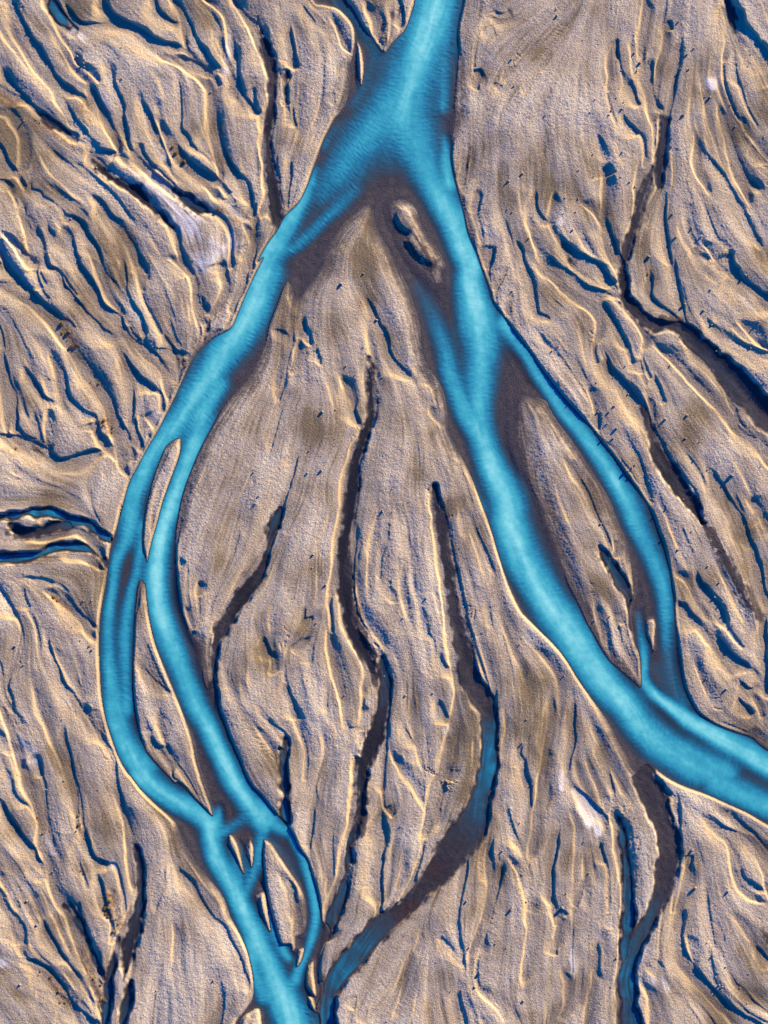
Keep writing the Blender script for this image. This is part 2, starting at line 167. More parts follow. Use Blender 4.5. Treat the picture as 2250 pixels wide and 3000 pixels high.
# incised channels and scarps: kind (b both walls steep, d wall on the shadow side steep, l wall on the lit side steep), width, shadow reach, trace
CUTS = """
d30,40 A1 70,-60 70,0 90,70 130,140 170,210 220,280 270,360 320,440 370,510 440,560 500,590
l15,30 A1 30,-60 30,0 65,40 75,110 70,180 100,240 150,330 200,410 260,480 330,560 360,640 400,700 430,760 490,800
b50,45 A1 290,-60 300,0 340,60 390,130 440,180 490,205
l15,34 A1 270,-50 280,10 320,90 360,170 390,230 430,300 470,370 520,410
d20,26 A1 370,0 410,60 460,120 510,150 590,155 700,155 770,155
d30,40 A1 600,-60 610,0 650,60 700,110 770,150 830,180 880,220 950,255 1040,280 1130,315
d22,30 A1 930,-60 940,0 960,60 1000,110 1040,140 1095,150
l12,32 A1 1020,-60 1040,0 1080,60 1105,130 1115,200 1130,280 1135,320
d25,32 A1 1050,-60 1060,0 1110,80 1150,150 1180,240 1230,310 1270,380 1330,440 1360,455
b30,30 A1 1340,200 1345,280 1365,350 1400,420
l12,30 A1 1200,-60 1240,0 1310,40 1360,110 1390,200 1390,280 1415,350 1415,420
l16,36 A1 1390,-60 1420,0 1470,90 1520,180 1560,270 1590,350 1620,430 1645,500 1640,600 1620,700 1610,800 1595,900 1600,1000 1615,1100 1625,1180 1590,1280 1550,1350
d18,26 A1 1390,-40 1410,0 1460,60 1520,130 1560,190
d18,26 A1 1570,250 1600,320 1650,400
d25,32 A1 1390,180 1420,300 1440,400 1450,500 1480,590 1540,660 1610,715
d16,24 A1 1380,510 1410,570 1450,610
d14,22 A1 1540,520 1545,620 1560,670
b36,50 A1 1040,355 1110,385 1180,410 1250,445 1300,470
l15,34 A1 900,290 970,340 1050,380 1130,420 1180,455 1240,520 1270,570 1275,680 1280,780 1295,900 1325,1020 1355,1130
d25,32 A1 1290,640 1310,770 1350,900 1400,1000 1450,1070 1480,1110 1520,1200 1540,1290
d15,24 A1 1075,440 1090,560 1095,680 1100,780 1140,850 1190,920 1240,940
d34,52 A1 1060,850 1100,930 1150,990 1210,1040 1270,1080 1350,1135
l15,30 A1 940,680 980,780 1010,860 1050,950 1110,1020 1190,1080 1260,1140 1310,1190 1370,1230
d20,28 A1 820,560 870,640 920,740 950,820 990,910 1020,990 1040,1060
d25,34 A1 620,360 660,430 700,540 740,640 750,740 775,840 785,900
l15,32 A1 560,560 600,660 640,770 680,850 720,920 730,960
d20,30 A1 500,510 560,570 620,660 660,750 690,820
b36,50 A1 190,640 240,690 310,740 380,780 440,820 500,850
d35,42 A1 520,860 560,890 620,920 720,945
d25,30 A1 -60,520 0,540 60,580 150,610
d22,30 A1 0,400 40,480 80,520 160,600 200,640
l16,32 A1 -60,660 0,680 50,700 90,760 120,830 130,900 135,1000 120,1080
d30,36 A1 -60,840 0,900 30,970 70,1030 115,1075
d14,20 A1 -40,1110 0,1100 40,1110 60,1170
d28,36 A1 380,610 430,690 480,760 540,840
b40,44 A1 790,930 850,1000 930,1070 1000,1120 1060,1180 1140,1220 1210,1260 1310,1300
d25,32 A1 820,850 850,920 890,980 960,1040
b40,26 A1 530,930 600,1000 680,1070 760,1120 830,1160 900,1230 980,1310 1040,1370 1080,1430 1090,1520 1110,1590 1160,1650
l10,26 A1 510,930 590,990 680,1060 760,1110 870,1210 980,1310 1060,1400
d10,14 A1 190,1080 190,1150 250,1170 260,1200 340,1240
d20,28 A1 350,1240 400,1310 470,1340 540,1440 590,1510 610,1570 630,1640
d25,36 A1 520,1180 600,1220 650,1290 720,1370 770,1440 820,1510 860,1600 880,1659 B1 890,140
l15,30 A1 620,1290 690,1360 740,1430 780,1500 810,1580 830,1659
d30,30 A1 380,1340 400,1420 430,1520 470,1600 500,1659
d25,34 A1 220,1340 230,1450 240,1540 280,1610 340,1640
b36,44 A1 0,1400 60,1450 100,1500 140,1560 200,1610 210,1659
l14,30 A1 110,1230 130,1340 160,1430 190,1540 205,1640
d15,20 A1 140,1230 150,1320 185,1400
d14,20 A1 280,1340 310,1430 350,1480 410,1500
d22,34 A1 1530,1430 1550,1490 1530,1580 1490,1659
l12,30 A1 1470,1350 1510,1430 1525,1500 1500,1600
d14,20 A1 1350,1200 1400,1260 1450,1310 1510,1340
d14,20 A1 1550,1230 1550,1330
d18,26 A1 1340,1590 1350,1659
l14,28 A1 -40,1440 0,1510 20,1600 60,1659
b70,28 A2 60,100 100,260 150,400 170,500 150,640 125,740 115,900 130,1050 150,1200 190,1330 215,1400
d24,44 A2 250,140 265,250 280,340 300,430
b50,30 A2 235,420 225,560 235,660
l12,26 A2 500,70 550,190 580,280 640,330 610,380
l12,30 A2 700,0 730,60 770,130 775,220 810,290
d20,36 A2 900,-60 930,60 940,150 930,190
d14,20 A2 800,60 820,130 800,230
d12,18 A2 270,640 280,740 300,780
d10,16 A2 520,560 530,650
d14,22 A2 245,930 260,1020 250,1130 240,1300
d16,24 A2 170,900 180,1050 190,1150 220,1290
b28,30 A2 0,1380 30,1440 40,1540 20,1659
b30,18 A2 1350,930 1320,1000 1290,1080 1280,1150
b32,18 A2 1410,1150 1390,1230 1380,1300
d16,22 A2 1430,420 1400,440 1370,450
d30,36 A2 1500,1480 1480,1560 1455,1640
d14,22 A2 370,0 450,20 530,30
l14,30 A3 915,-60 910,0 900,150 885,280 885,380
l14,30 A3 885,410 905,520 930,620 950,720 960,780
d25,24 A3 1130,200 1100,400 1080,560 1060,660 1040,750
d22,34 A3 940,330 935,480 960,590 1000,660 1010,700
b34,30 A3 1025,720 1020,830 1010,950 995,1060 995,1150
l12,26 A3 1000,690 1005,780 990,900 970,1000
l12,22 A3 1020,120 1025,300 990,400 980,580
d16,26 A3 790,470 830,550 860,620 890,655
d16,26 A3 770,700 810,760 880,825
d14,22 A3 740,220 740,300 750,370
l10,20 A3 730,230 690,360 690,480 680,590
b40,18 A3 950,1010 920,1100 880,1220 850,1340 810,1450 785,1560 775,1650
l12,26 A3 880,950 855,1130 850,1260 830,1380 790,1500
d20,24 A3 1030,1150 1025,1280 1030,1400 1050,1520 1080,1659
d26,30 A3 650,1010 690,1080
l12,24 A3 650,1000 665,1120 655,1260 640,1340
d30,38 A3 660,1300 690,1390 720,1480 760,1580 780,1650
l16,32 A3 600,1400 650,1440 690,1560 740,1659
l14,26 A3 510,1220 580,1280 630,1340 660,1400
d20,22 A3 240,1150 250,1260 290,1340 335,1360
l10,20 A3 360,1150 345,1250 340,1380
d35,44 A3 360,1400 420,1480 490,1540 560,1590 640,1640 B3 740,240
d24,30 A3 300,1540 370,1600 420,1650 B3 480,160
l16,28 A3 190,1250 210,1370 240,1480 290,1570 340,1650
l14,28 A3 390,1470 430,1550 490,1640
d12,18 A3 120,1460 160,1530 180,1640
l20,36 A3 1360,600 1370,700 1400,830 1430,960 1460,1060 1510,1170 1560,1270
d22,28 A3 1365,630 1400,760 1430,830 1450,920 1490,1010 1540,1090 1590,1140 1640,1180
d16,18 A3 1230,800 1250,900 1300,970 1380,1060 1430,1160 1490,1250 1530,1340 1580,1440 1640,1540
l12,22 A3 1210,760 1215,900 1215,1040 1260,1120 1310,1200
d50,58 A3 1420,-60 1430,0 1460,80 1500,170 1550,230 1610,300 1659,370 1760,470
b44,24 A3 1390,-40 1420,90 1450,200
l16,32 A3 1385,20 1410,100 1420,180 1400,300 1380,400
d16,22 A3 1440,250 1450,350 1460,440 1490,540
l14,26 A3 1480,680 1520,790 1590,880 1650,960 1720,1010
l14,26 A3 1600,340 1630,420 1659,500 1700,560
d24,34 A3 1620,370 1640,440 1700,520
d18,22 A3 1180,1500 1240,1560 1310,1580
d40,44 A3 1400,1520 1430,1600 1480,1659
l12,24 A3 1260,1460 1320,1550 1370,1610
d14,20 A3 1050,120 1075,190
d16,24 A3 1540,860 1590,930 1660,1000
l18,32 B1 -60,-40 0,20 40,100 90,170 130,210 180,250
d25,32 B1 -60,20 0,70 60,120 120,190 190,240 240,300 310,350 360,390 410,420
d20,26 B1 -60,185 0,190 60,195 120,205
b40,44 B1 120,0 160,50 200,80
d28,32 B1 200,80 220,150 260,230
d26,35 B1 230,0 260,60 310,95 350,120 390,200 440,270 500,340 560,410 640,490 700,520 760,515
d26,40 B1 430,0 480,80 530,150 580,230 610,310 650,350 710,390 740,440 790,520 850,570 920,610 970,660 1010,720 1050,770 1075,820
l16,32 B1 540,0 590,100 620,180 660,270 720,340 770,410
d18,26 B1 610,40 650,140 700,190 750,270 770,310
d18,26 B1 690,20 750,60 765,150 770,240 810,330 850,390 870,460 880,540
d18,26 B1 770,430 800,490 860,550
d22,28 B1 830,0 870,60 890,140
l14,26 B1 800,0 830,80 850,180 870,260
d22,30 B1 1110,0 1120,70 1180,140
l15,30 B1 970,20 1060,60 1130,120 1170,180 1175,290 1190,370 1215,480
b28,30 B1 1190,140 1190,250 1210,340 1230,400 1250,460
d18,28 B1 1210,250 1240,320 1260,390
d24,32 B1 1340,40 1360,110 1380,190
l12,28 B1 1320,60 1340,140 1360,220 1310,320 1260,420
d26,32 B1 1530,0 1490,110 1480,190 1440,290 1400,400
d26,36 B1 910,570 960,600 1020,600 1060,640 1070,740 1080,820
d18,26 B1 990,480 1020,540 1070,610 1130,620
l14,28 B1 1110,640 1100,740 1090,810
l18,34 B1 700,500 780,540 850,600 920,670 970,710 1000,790 1025,880 1035,930
d26,34 B1 700,580 760,640 800,700 850,760 900,800 970,850
d20,26 B1 720,610 760,700 790,790 800,900 800,1000 780,1100
l20,38 B1 60,230 130,290 210,340 280,410 340,480 400,570 450,650 510,740 560,810 610,880 640,950 660,1020 690,1110 715,1220 740,1310 800,1370
d28,36 B1 380,520 430,600 490,680 550,760 610,830 660,880 690,960 730,1050 760,1100 790,1200
d20,26 B1 310,590 340,660 390,740 400,840 440,910 500,960 570,1000 600,1060
l13,26 B1 290,560 330,680 360,790 375,900
b40,48 B1 560,1060 600,1110 640,1170 690,1215
d18,28 B1 590,1010 600,1100
d18,24 B1 120,680 170,740 220,810 260,870 310,910 350,920
d22,30 B1 0,560 30,680 50,780 80,880 95,980 95,1080 95,1140
l14,30 B1 -10,600 0,680 10,800 25,920 35,1030 50,1110
d15,22 B1 100,1040 150,1110 220,1140
d16,22 B1 200,960 230,1060 260,1150 300,1200
d34,44 B1 -80,1100 0,1115 60,1130 120,1140 200,1170 260,1200 320,1240 360,1270 420,1265 490,1240 570,1220 660,1215
l12,24 B1 300,920 290,1030 290,1150 320,1220
d20,30 B1 810,980 820,1070 850,1140 870,1220
d14,22 B1 750,950 750,1020
l14,26 B1 870,980 920,1030 950,1070
l12,26 B1 920,1090 890,1160 860,1230
d20,26 B2 690,240 740,310 780,410 830,520 870,610 910,680 960,740 1010,790
d20,24 B2 730,610 740,700 750,800 755,900 755,1000 730,1090
l14,30 B2 720,640 715,760 730,880 740,960 700,1060
b52,22 B2 740,1000 710,1100 664,1240 640,1370 622,1500 C2 622,0 605,150 590,300 585,450 590,560 610,680 660,800 710,900 760,1000
l20,40 B2 690,1090 660,1160 630,1230 605,1370 585,1500 C2 580,20 560,150 540,300 520,430 505,590
d24,34 B2 600,760 620,840 640,930 660,1000 695,1065
l14,30 B2 555,730 590,810 620,880 650,960
d30,30 B2 310,1180 290,1260 260,1370 230,1480 195,1600 C1 1650,200 1590,400 1490,560 1380,720 1320,860
d12,18 B2 140,470 200,480 240,510 240,580
l12,22 B2 210,580 190,700 180,840
d16,20 B2 280,420 260,560 240,680 210,820 180,940
l12,22 B2 320,520 290,640 260,760
d14,22 B2 340,370 350,450 380,500 370,580
d12,18 B2 410,590 440,660 430,690
l10,18 B2 730,430 750,560 770,680 790,800
d12,16 B2 1010,680 1070,750 1120,810
l12,20 B2 1100,920 1130,990 1200,1060
d20,22 B3 165,0 190,100 215,200 230,300 260,370 310,395 350,430
l20,30 B3 240,20 300,110 370,190 450,260 530,310 590,360 630,430 620,520 600,590
d30,34 B3 330,30 400,90 470,150 550,210 650,250 720,270
l14,26 B3 650,230 720,260 780,290
d18,28 B3 620,80 700,160 750,210
b34,24 B3 735,0 760,60 780,150 790,250
l14,28 B3 720,30 760,130 780,240
d40,60 B3 1130,430 1180,470 1250,540 1350,630 1450,720 1550,840 1640,950 1800,1100
l16,30 B3 1230,650 1320,720 1390,810 1430,920 1480,1010
d22,28 B3 930,80 950,180 940,260 1000,330 1080,380 1130,430
d30,24 B3 1080,0 1090,120 1110,240 1130,330 1160,430 1240,490
d26,30 B3 1250,370 1300,440 1370,500 1450,550 1530,590 1659,630 1760,660
d50,56 B3 1390,40 1440,110 1500,180 1570,230 1659,290 1760,360
l14,26 B3 1460,400 1540,480 1600,550 1650,590
l16,30 B3 1350,80 1480,170 1570,250 1630,320 1659,360 1760,460
d25,26 B3 620,270 690,360 740,450 780,530 820,610
l14,24 B3 740,300 820,380 880,460 910,540 890,620
d32,42 B3 640,590 680,640 700,710 760,770 820,850 880,920 920,990 940,1060 990,1130
l16,30 B3 760,800 830,900 890,1000 940,1120 980,1240 1050,1350 1100,1440 1180,1550
l20,36 B3 940,540 1020,610 1100,680 1170,760 1250,840 1330,930 1420,1020 1460,1080 1560,1150 1620,1220 1659,1280 1740,1380
d24,34 B3 1440,1000 1480,1070 1540,1120 1600,1150 1680,1260
d15,20 B3 870,640 890,740
d22,24 B3 960,740 1000,840 1030,930
l12,24 B3 920,860 950,960 940,1080
d16,24 B3 960,900 960,1060 990,1120 1040,1220 1120,1330 1200,1430
d10,16 B3 450,1195 500,1210 530,1240
d10,14 B3 810,1170 860,1220 900,1320 920,1430 930,1560
d30,24 B3 1270,1270 1340,1370 1400,1460 1450,1550 1500,1640 C3 1570,290 1600,400 1640,560 1680,660
d14,20 B3 620,960 630,1090
l12,20 B3 560,800 600,920 620,1000
l16,26 B3 1530,1480 1600,1570 1640,1650
d22,30 B3 1590,1560 1640,1620
d14,20 B3 70,80 40,160 0,250
d10,14 B3 110,230 80,330 70,400
l12,26 C1 230,85 300,130
l16,32 C1 120,210 250,210 370,190 460,165 530,210 590,280 650,350
l18,32 C1 350,310 430,305 500,320 560,360 600,385 645,395
d24,30 C1 -60,430 0,510 40,570 80,640 120,700
d16,22 C1 130,710 120,810 100,920 60,1020 45,1090 70,1170 90,1270
d22,24 C1 140,480 150,560 180,640
d12,18 C1 110,445 200,445 270,465 340,480
d24,32 C1 370,510 420,590 460,640 520,700 600,750
l16,32 C1 220,490 290,530 350,570 430,640 490,710 540,780 600,830
d22,28 C1 285,780 300,860 330,950 360,1030 400,1110 450,1200 510,1280 560,1350 620,1420 660,1480
l13,26 C1 500,1190 530,1280 580,1360 630,1450
d20,26 C1 -40,900 0,970 10,1080 30,1170 70,1230 100,1280
l18,34 C1 -40,1160 0,1230 30,1300 60,1380 80,1460 110,1560 130,1659
d16,22 C1 -30,1340 0,1390 40,1450 80,1530
d22,24 C1 190,1500 220,1570 260,1659
d18,22 C1 380,1300 400,1420 430,1540 450,1650
d14,18 C1 820,960 880,1000 930,1060 1000,1110 1055,1150
d26,34 C1 890,1380 930,1440 980,1530 1020,1600 1040,1659 D1 1065,180
l13,28 C1 960,1440 1000,1540 1040,1650
d14,22 C1 1010,1440 1040,1540
l10,20 C1 965,1230 975,1350 1000,1430
l12,22 C1 1220,450 1200,560
d12,18 C1 1080,330 1130,360
l12,24 C1 1110,600 1150,700 1155,770
l14,28 C1 1530,350 1450,470 1390,580 1340,690 1280,800
d14,22 C1 1600,800 1620,880 1650,940
l18,36 C2 495,720 495,850 515,980 545,1100 575,1200 590,1300 610,1400
l14,28 C2 560,570 590,720 640,830 690,930 715,1040 700,1200
d18,22 C2 655,60 645,300 640,500 655,640 700,730 770,800
d24,24 C2 790,860 830,970 850,1050 855,1180 840,1300 830,1400 830,1500 830,1659
d10,14 C2 820,230 810,350 800,460
d10,16 C2 870,430 860,500 885,560 890,600
d10,14 C2 980,340 945,430 955,540 985,620
d12,16 C2 1060,600 1070,680 1100,780 1130,820
d16,22 C2 1160,880 1180,950 1220,1000 1240,1060
l20,40 B2 1110,1440 1120,1560 C2 1130,60 1150,200 1170,330 1180,460 1195,600 1215,750 1235,900 1260,1040 1265,1180 1245,1320 1215,1430 1190,1530 1160,1659 D2 1150,150 1120,260 1090,380 1070,500 1060,580
d20,26 C2 1180,60 1240,280 1275,430 1295,520 1330,700 1385,860
d20,26 C2 1150,1170 1190,1250 1230,1340
d12,16 C2 930,1330 970,1390 1020,1460
d22,28 C2 1210,1430 1200,1560 1195,1659 D2 1200,110 1190,200 1170,290 1160,370 1165,430
d12,16 C2 350,600 345,690 400,680
d22,26 C2 90,790 130,880 160,940
d14,18 C2 390,800 300,850 250,870
l12,22 C2 115,880 150,960 140,1050
d24,26 C2 230,1050 240,1130 280,1220 300,1320
d18,22 C2 100,1290 160,1340 220,1390 250,1430
d14,18 C2 490,1460 470,1550 430,1640 D2 415,230 400,360 390,450 375,580 370,650
d14,18 C2 580,1260 610,1350 690,1360
l12,22 C2 700,1200 700,1280 690,1380
l14,24 C2 860,1470 900,1560 960,1650 D2 990,180 1040,270 1080,350
d10,14 C2 1060,1400 1050,1500
d14,20 C2 1510,1100 1500,1250 1515,1380
l12,22 C3 600,560 620,680 650,800 675,910
b40,32 C3 610,210 680,320 750,440 810,540
l10,20 C3 715,200 735,280 720,330
d12,16 C3 740,650 790,720
d36,44 C3 1210,380 1240,470 1290,540 1340,620 1380,700 1410,750
l18,32 C3 1070,400 1150,450 1200,540 1250,610 1300,700
d40,44 C3 1095,570 1140,630 1190,690 1260,740
d40,48 C3 1330,770 1380,850 1440,920 1510,970 1560,1005
l15,30 C3 1110,650 1180,700 1260,780 1340,880 1390,980
d32,36 C3 1430,0 1510,150 1570,290
d30,42 C3 1640,650 1630,850 1640,1000 1645,1100 1700,1200
l14,24 C3 1560,0 1610,50 1640,150
d16,26 C3 1610,30 1659,90 1740,180
d18,26 C3 1470,1060 1540,1120 1600,1110
d18,24 C3 1460,1160 1520,1230 1560,1290
l13,24 C3 1540,1130 1600,1230 1620,1300
d16,18 C3 345,1130 348,1230 345,1330 330,1430 300,1580
l12,20 C3 335,1150 330,1300 310,1440 280,1590
d16,18 C3 480,1160 475,1280 480,1400 450,1530 430,1650
d12,16 C3 600,1410 640,1490 670,1560 695,1650 D3 720,280
d14,20 C3 165,1440 150,1510 180,1570 175,1650
d24,34 D1 -40,240 20,330 60,420 120,510 190,590 240,680 290,770
l20,36 D1 80,0 120,100 160,220 210,350 240,460 250,570 280,660 310,760 320,840 360,920 410,1020 440,1110 470,1200 500,1290
d18,22 D1 260,180 270,280 280,400 300,480 340,600
d28,30 D1 340,850 380,910 430,970 480,1040 520,1110 550,1200 590,1290 640,1400
d16,20 D1 410,30 440,130 460,240 470,340 470,430
d24,32 D1 510,440 530,550 560,640 620,680 690,690
d20,26 D1 700,0 700,90 710,180 740,290 770,400 800,500
l15,32 D1 690,250 740,370 765,500 780,640 800,780 820,880
d18,22 D1 840,560 868,700 870,850 860,1000 830,1120 810,1250
l14,30 D1 820,890 780,1000 730,1110 690,1230 650,1380
d14,18 D1 1050,650 1110,750 1170,820 1230,910 1290,1010 1360,1070 1410,1170 1460,1260 1490,1370 1520,1450 1525,1520
d10,12 D1 1010,620 980,830 940,980
d15,20 D1 430,560 470,620 490,700 520,780
d12,18 D1 480,900 490,1010
d20,30 D1 580,720 610,810 640,930 670,1030
d22,26 D1 -50,780 0,860 30,950 80,1000 120,1050 140,1110 130,1210
d14,20 D1 60,1000 80,1090 110,1190
d22,26 D1 250,1000 280,1080 330,1160 370,1230 430,1300
d36,40 D1 90,1260 180,1280 260,1310 330,1370 390,1450 430,1520 490,1590 550,1650 640,1740
l15,28 D1 110,1270 200,1310 290,1390 370,1490 440,1580 480,1659
d12,16 D1 210,1455 250,1465 290,1475
d16,20 D1 350,1570 400,1610
l13,24 D1 540,1400 590,1500 620,1600
d16,24 D1 540,1290 600,1400 640,1440
d14,20 D1 0,100 40,120 60,200 110,290 180,340
d12,16 D1 160,690 220,740 270,790
l12,20 D1 -20,700 10,780 60,860 120,980
l20,38 D2 640,0 655,130 655,250 640,350 615,480 590,620 560,760 520,880 460,1030
d36,42 D2 805,330 800,450 805,600 800,750 795,900 795,980
d16,22 D2 820,0 820,150 820,270
d16,22 D2 1570,330 1590,420 1620,520 1650,600
d20,26 D2 1370,520 1340,600 1320,750 1290,880 1275,1000 1285,1140 1310,1270 1320,1360
d20,24 D2 1490,480 1475,620 1490,750 1500,870
d20,26 D2 1560,640 1530,780 1500,900 1470,1020 1440,1130 1400,1260
l14,30 D2 1460,520 1450,680 1470,830 1440,980 1400,1090 1350,1220 1345,1310
l14,26 D2 1590,650 1630,720 1659,790
d12,18 D2 1150,1130 1200,1160 1250,1215
d16,20 D2 1290,1420 1280,1540 1310,1659 1330,1760
d10,14 D2 660,1470 640,1570
d14,12 D2 880,1370 820,1450 720,1560 670,1659
l14,18 D2 1010,1170 960,1350 930,1500 880,1640
d16,22 D2 220,760 280,830 290,930 320,1030 320,1090
l12,24 D2 270,850 290,1000 290,1150
l12,24 D2 830,340 890,400
l12,20 D2 1370,1420 1440,1480 1530,1570 1570,1650
d14,20 D2 440,1250 435,1330 440,1380
d16,20 D2 480,1150 520,1080 560,950 590,840
d20,22 D3 190,0 180,120 205,220 210,330 205,480 185,620 180,700 195,820 205,900
l20,34 D3 310,-100 300,0 280,120 260,280 245,420 225,560 195,700
d16,18 D3 70,300 80,420 130,540 170,640
l18,26 D3 50,610 110,680 150,760 190,850 210,950 200,1060 190,1200 180,1320 170,1450
d14,20 D3 50,660 20,800 0,930
d32,34 D3 390,440 370,560 345,700 340,820 350,920 360,970
d14,18 D3 330,180 320,320
d12,16 D3 240,880 240,990
d12,16 D3 255,680 255,850
d16,26 D3 460,210 530,260 590,320 640,380 670,430 655,490
d14,20 D3 635,540 650,620 675,700
l20,40 D3 710,300 730,450 745,600 770,740 775,900 775,1050 765,1180 755,1350 748,1500 750,1659 752,1800
b36,30 D3 740,330 765,480 790,640 805,800 812,960
d14,20 D3 550,750 510,890 480,960
l12,24 D3 390,960 380,1080 360,1220
d14,20 D3 390,950 440,1000
d14,20 D3 360,1130 365,1250
d12,16 D3 620,1130 620,1250 625,1350 650,1390
l12,20 D3 620,1250 590,1430 560,1580 540,1700
l12,20 D3 410,1300 430,1400 430,1530 390,1659
d10,14 D3 690,970 705,1080
d20,26 D3 1100,230 1108,350 1115,480 1120,620 1110,720
l13,26 D3 1185,620 1160,740 1130,880 1100,1010
d14,22 D3 1200,620 1180,720
d24,30 D3 1140,900 1125,1010 1125,1130 1150,1230 1210,1320 1270,1400 1340,1470 1420,1550 1500,1610 1590,1659 1700,1730
l14,28 D3 1100,1260 1140,1330 1220,1420 1300,1510 1390,1600 1450,1659 1520,1740
d26,34 D3 1230,370 1300,430 1380,470 1460,510 1530,560 1600,640 1659,690 1760,790
l14,26 D3 1260,420 1350,500 1410,560 1440,640 1450,740 1490,830 1570,900 1659,930
l22,36 D3 1440,500 1530,570 1600,660 1640,770 1659,860 1700,1000
d20,28 D3 1480,680 1500,760 1580,820 1640,860
d14,20 D3 1410,380 1480,430 1560,500
d10,14 D3 1300,1160 1310,1270 1330,1380 1360,1440
l10,18 D3 1170,1100 1190,1210 1220,1320
l13,24 D3 870,1390 920,1450 945,1550 950,1659 960,1760
d12,16 D3 910,1340 960,1310 990,1270
d14,20 D3 980,160 1020,230 1080,280
d14,20 D3 1570,1170 1640,1250 1720,1330
d10,12 A2 1659,380 1620,420 1560,530 1520,515 1470,520
d10,14 A3 410,140 300,235 200,315 130,395 60,465 20,530
d10,12 A3 380,250 330,310 290,380 220,500 150,600
d12,16 A2 1620,60 1560,90 1500,80
d12,16 A2 1600,110 1530,130 1480,110
d12,16 A2 1510,160 1450,190 1420,180
d14,18 A2 1430,420 1400,480 1390,560
"""
# combs of little gullies
COMBS = """
60,1 D3 760,330 780,430 800,560 820,700 830,850 850,1000
34,-1 D2 1450,560 1440,680 1460,830 1445,960
34,1 D2 810,380 815,520 812,650
40,1 C2 1190,80 1240,280 1290,480
44,1 C2 1300,540 1330,640 1370,740 1400,850
34,-1 C2 800,850 800,980 795,1120
40,-1 C2 780,430 750,560 720,640 780,750
40,-1 C2 270,760 230,850 180,930
50,-1 C2 60,1350 150,1470 190,1560
30,-1 B2 690,1070 660,1140 640,1230
40,1 B2 755,640 765,760 780,880
34,-1 A3 400,150 300,230 200,310 130,390 60,460 20,530
24,-1 A3 380,250 290,380 220,500 150,600
40,-1 A3 1300,950 1380,1060 1430,1160 1490,1250 1540,1350
44,-1 A2 1659,380 1560,530 1470,520
40,-1 C3 630,260 660,320 690,400
30,-1 C3 600,470 600,700
44,-1 C3 1330,1120 1390,1220 1460,1350
34,1 D3 1300,420 1400,470 1500,520 1600,620 1659,680
44,-1 D1 690,20 690,160 690,320
34,-1 A3 1659,960 1650,1050 1659,1130
34,-1 B3 620,440 610,500 590,560
30,-1 B2 1110,1440 1120,1560
26,-1 C3 630,980 600,860
30,-1 B3 1320,720 1390,810 1410,880
40,-1 C1 1260,900 1280,1000 1260,1060
"""
# damp or stained ground: x,y,width,strength
DAMP = """
C3 1200,0,50,.6 1290,130,60,.7 1370,280,70,.75 1440,420,80,.7 1520,560,100,.6 1600,680,70,.5
B3 1000,440,90,.8 1080,420,80,.9 1160,480,60,.8 1200,580,40,.6
D2 700,60,60,.9 700,300,60,.8 690,500,50,.6
D2 940,960,110,.8 1040,880,90,.9 1090,800,90,.8
C2 600,450,90,.6 660,700,90,.6 760,920,70,.7 770,1080,60,.5
C2 1230,480,60,.5 1270,700,60,.6 1360,1100,90,.8 1410,1200,90,.8
C2 750,1420,90,.7 710,1560,90,.7
B2 260,120,200,.35 360,60,150,.35 430,40,100,.3
A2 960,1440,140,.4 1080,1560,120,.5 B2 1130,120,110,.55
B3 150,1000,90,.5 140,1150,80,.5 180,1280,70,.5
C3 1580,1380,110,.3 1659,1420,110,.4
D3 1640,1080,60,.35 1659,1180,60,.4
B1 160,1180,60,.3 250,1210,60,.35
B1 1300,380,50,.3 1260,480,50,.4 1230,540,40,.4
A2 830,250,60,.4 810,180,60,.3 870,100,60,.3 950,60,50,.5
C1 0,180,60,.4 160,185,50,.45 300,165,50,.5
C3 880,600,60,.5 900,680,50,.5
B2 60,700,90,.25 20,800,90,.2
"""
# pale dry silt crusts
SILT = """
A1 440,200,70,.5 500,230,60,.6
A1 620,560,60,.35 660,640,60,.35
A1 860,1080,110,.5 950,1150,120,.6 1050,1240,130,.5 1150,1330,130,.7 1160,1420,110,.6
A1 1250,1600,110,.5 1400,1450,150,.35
B1 1230,60,110,.6
B1 950,990,70,.8
D3 490,250,50,.8 560,340,80,1 610,430,80,1 625,500,50,.8
D3 410,130,40,.5 400,220,30,.4
D3 470,1250,50,.5 480,1340,40,.4
D3 960,1380,60,.4 1050,1420,60,.4
C1 130,1400,50,.5 170,1480,60,.7 200,1560,50,.5
A3 1310,510,60,.9
D1 120,30,70,.5 190,20,60,.6
D1 20,1280,60,.6
A1 1380,440,40,.7 1390,230,40,.5
D1 280,500,30,.6 320,620,40,.6
A3 390,1350,40,.6
C2 1210,1370,60,.4
A1 990,960,30,.6
D1 680,700,60,.5
"""
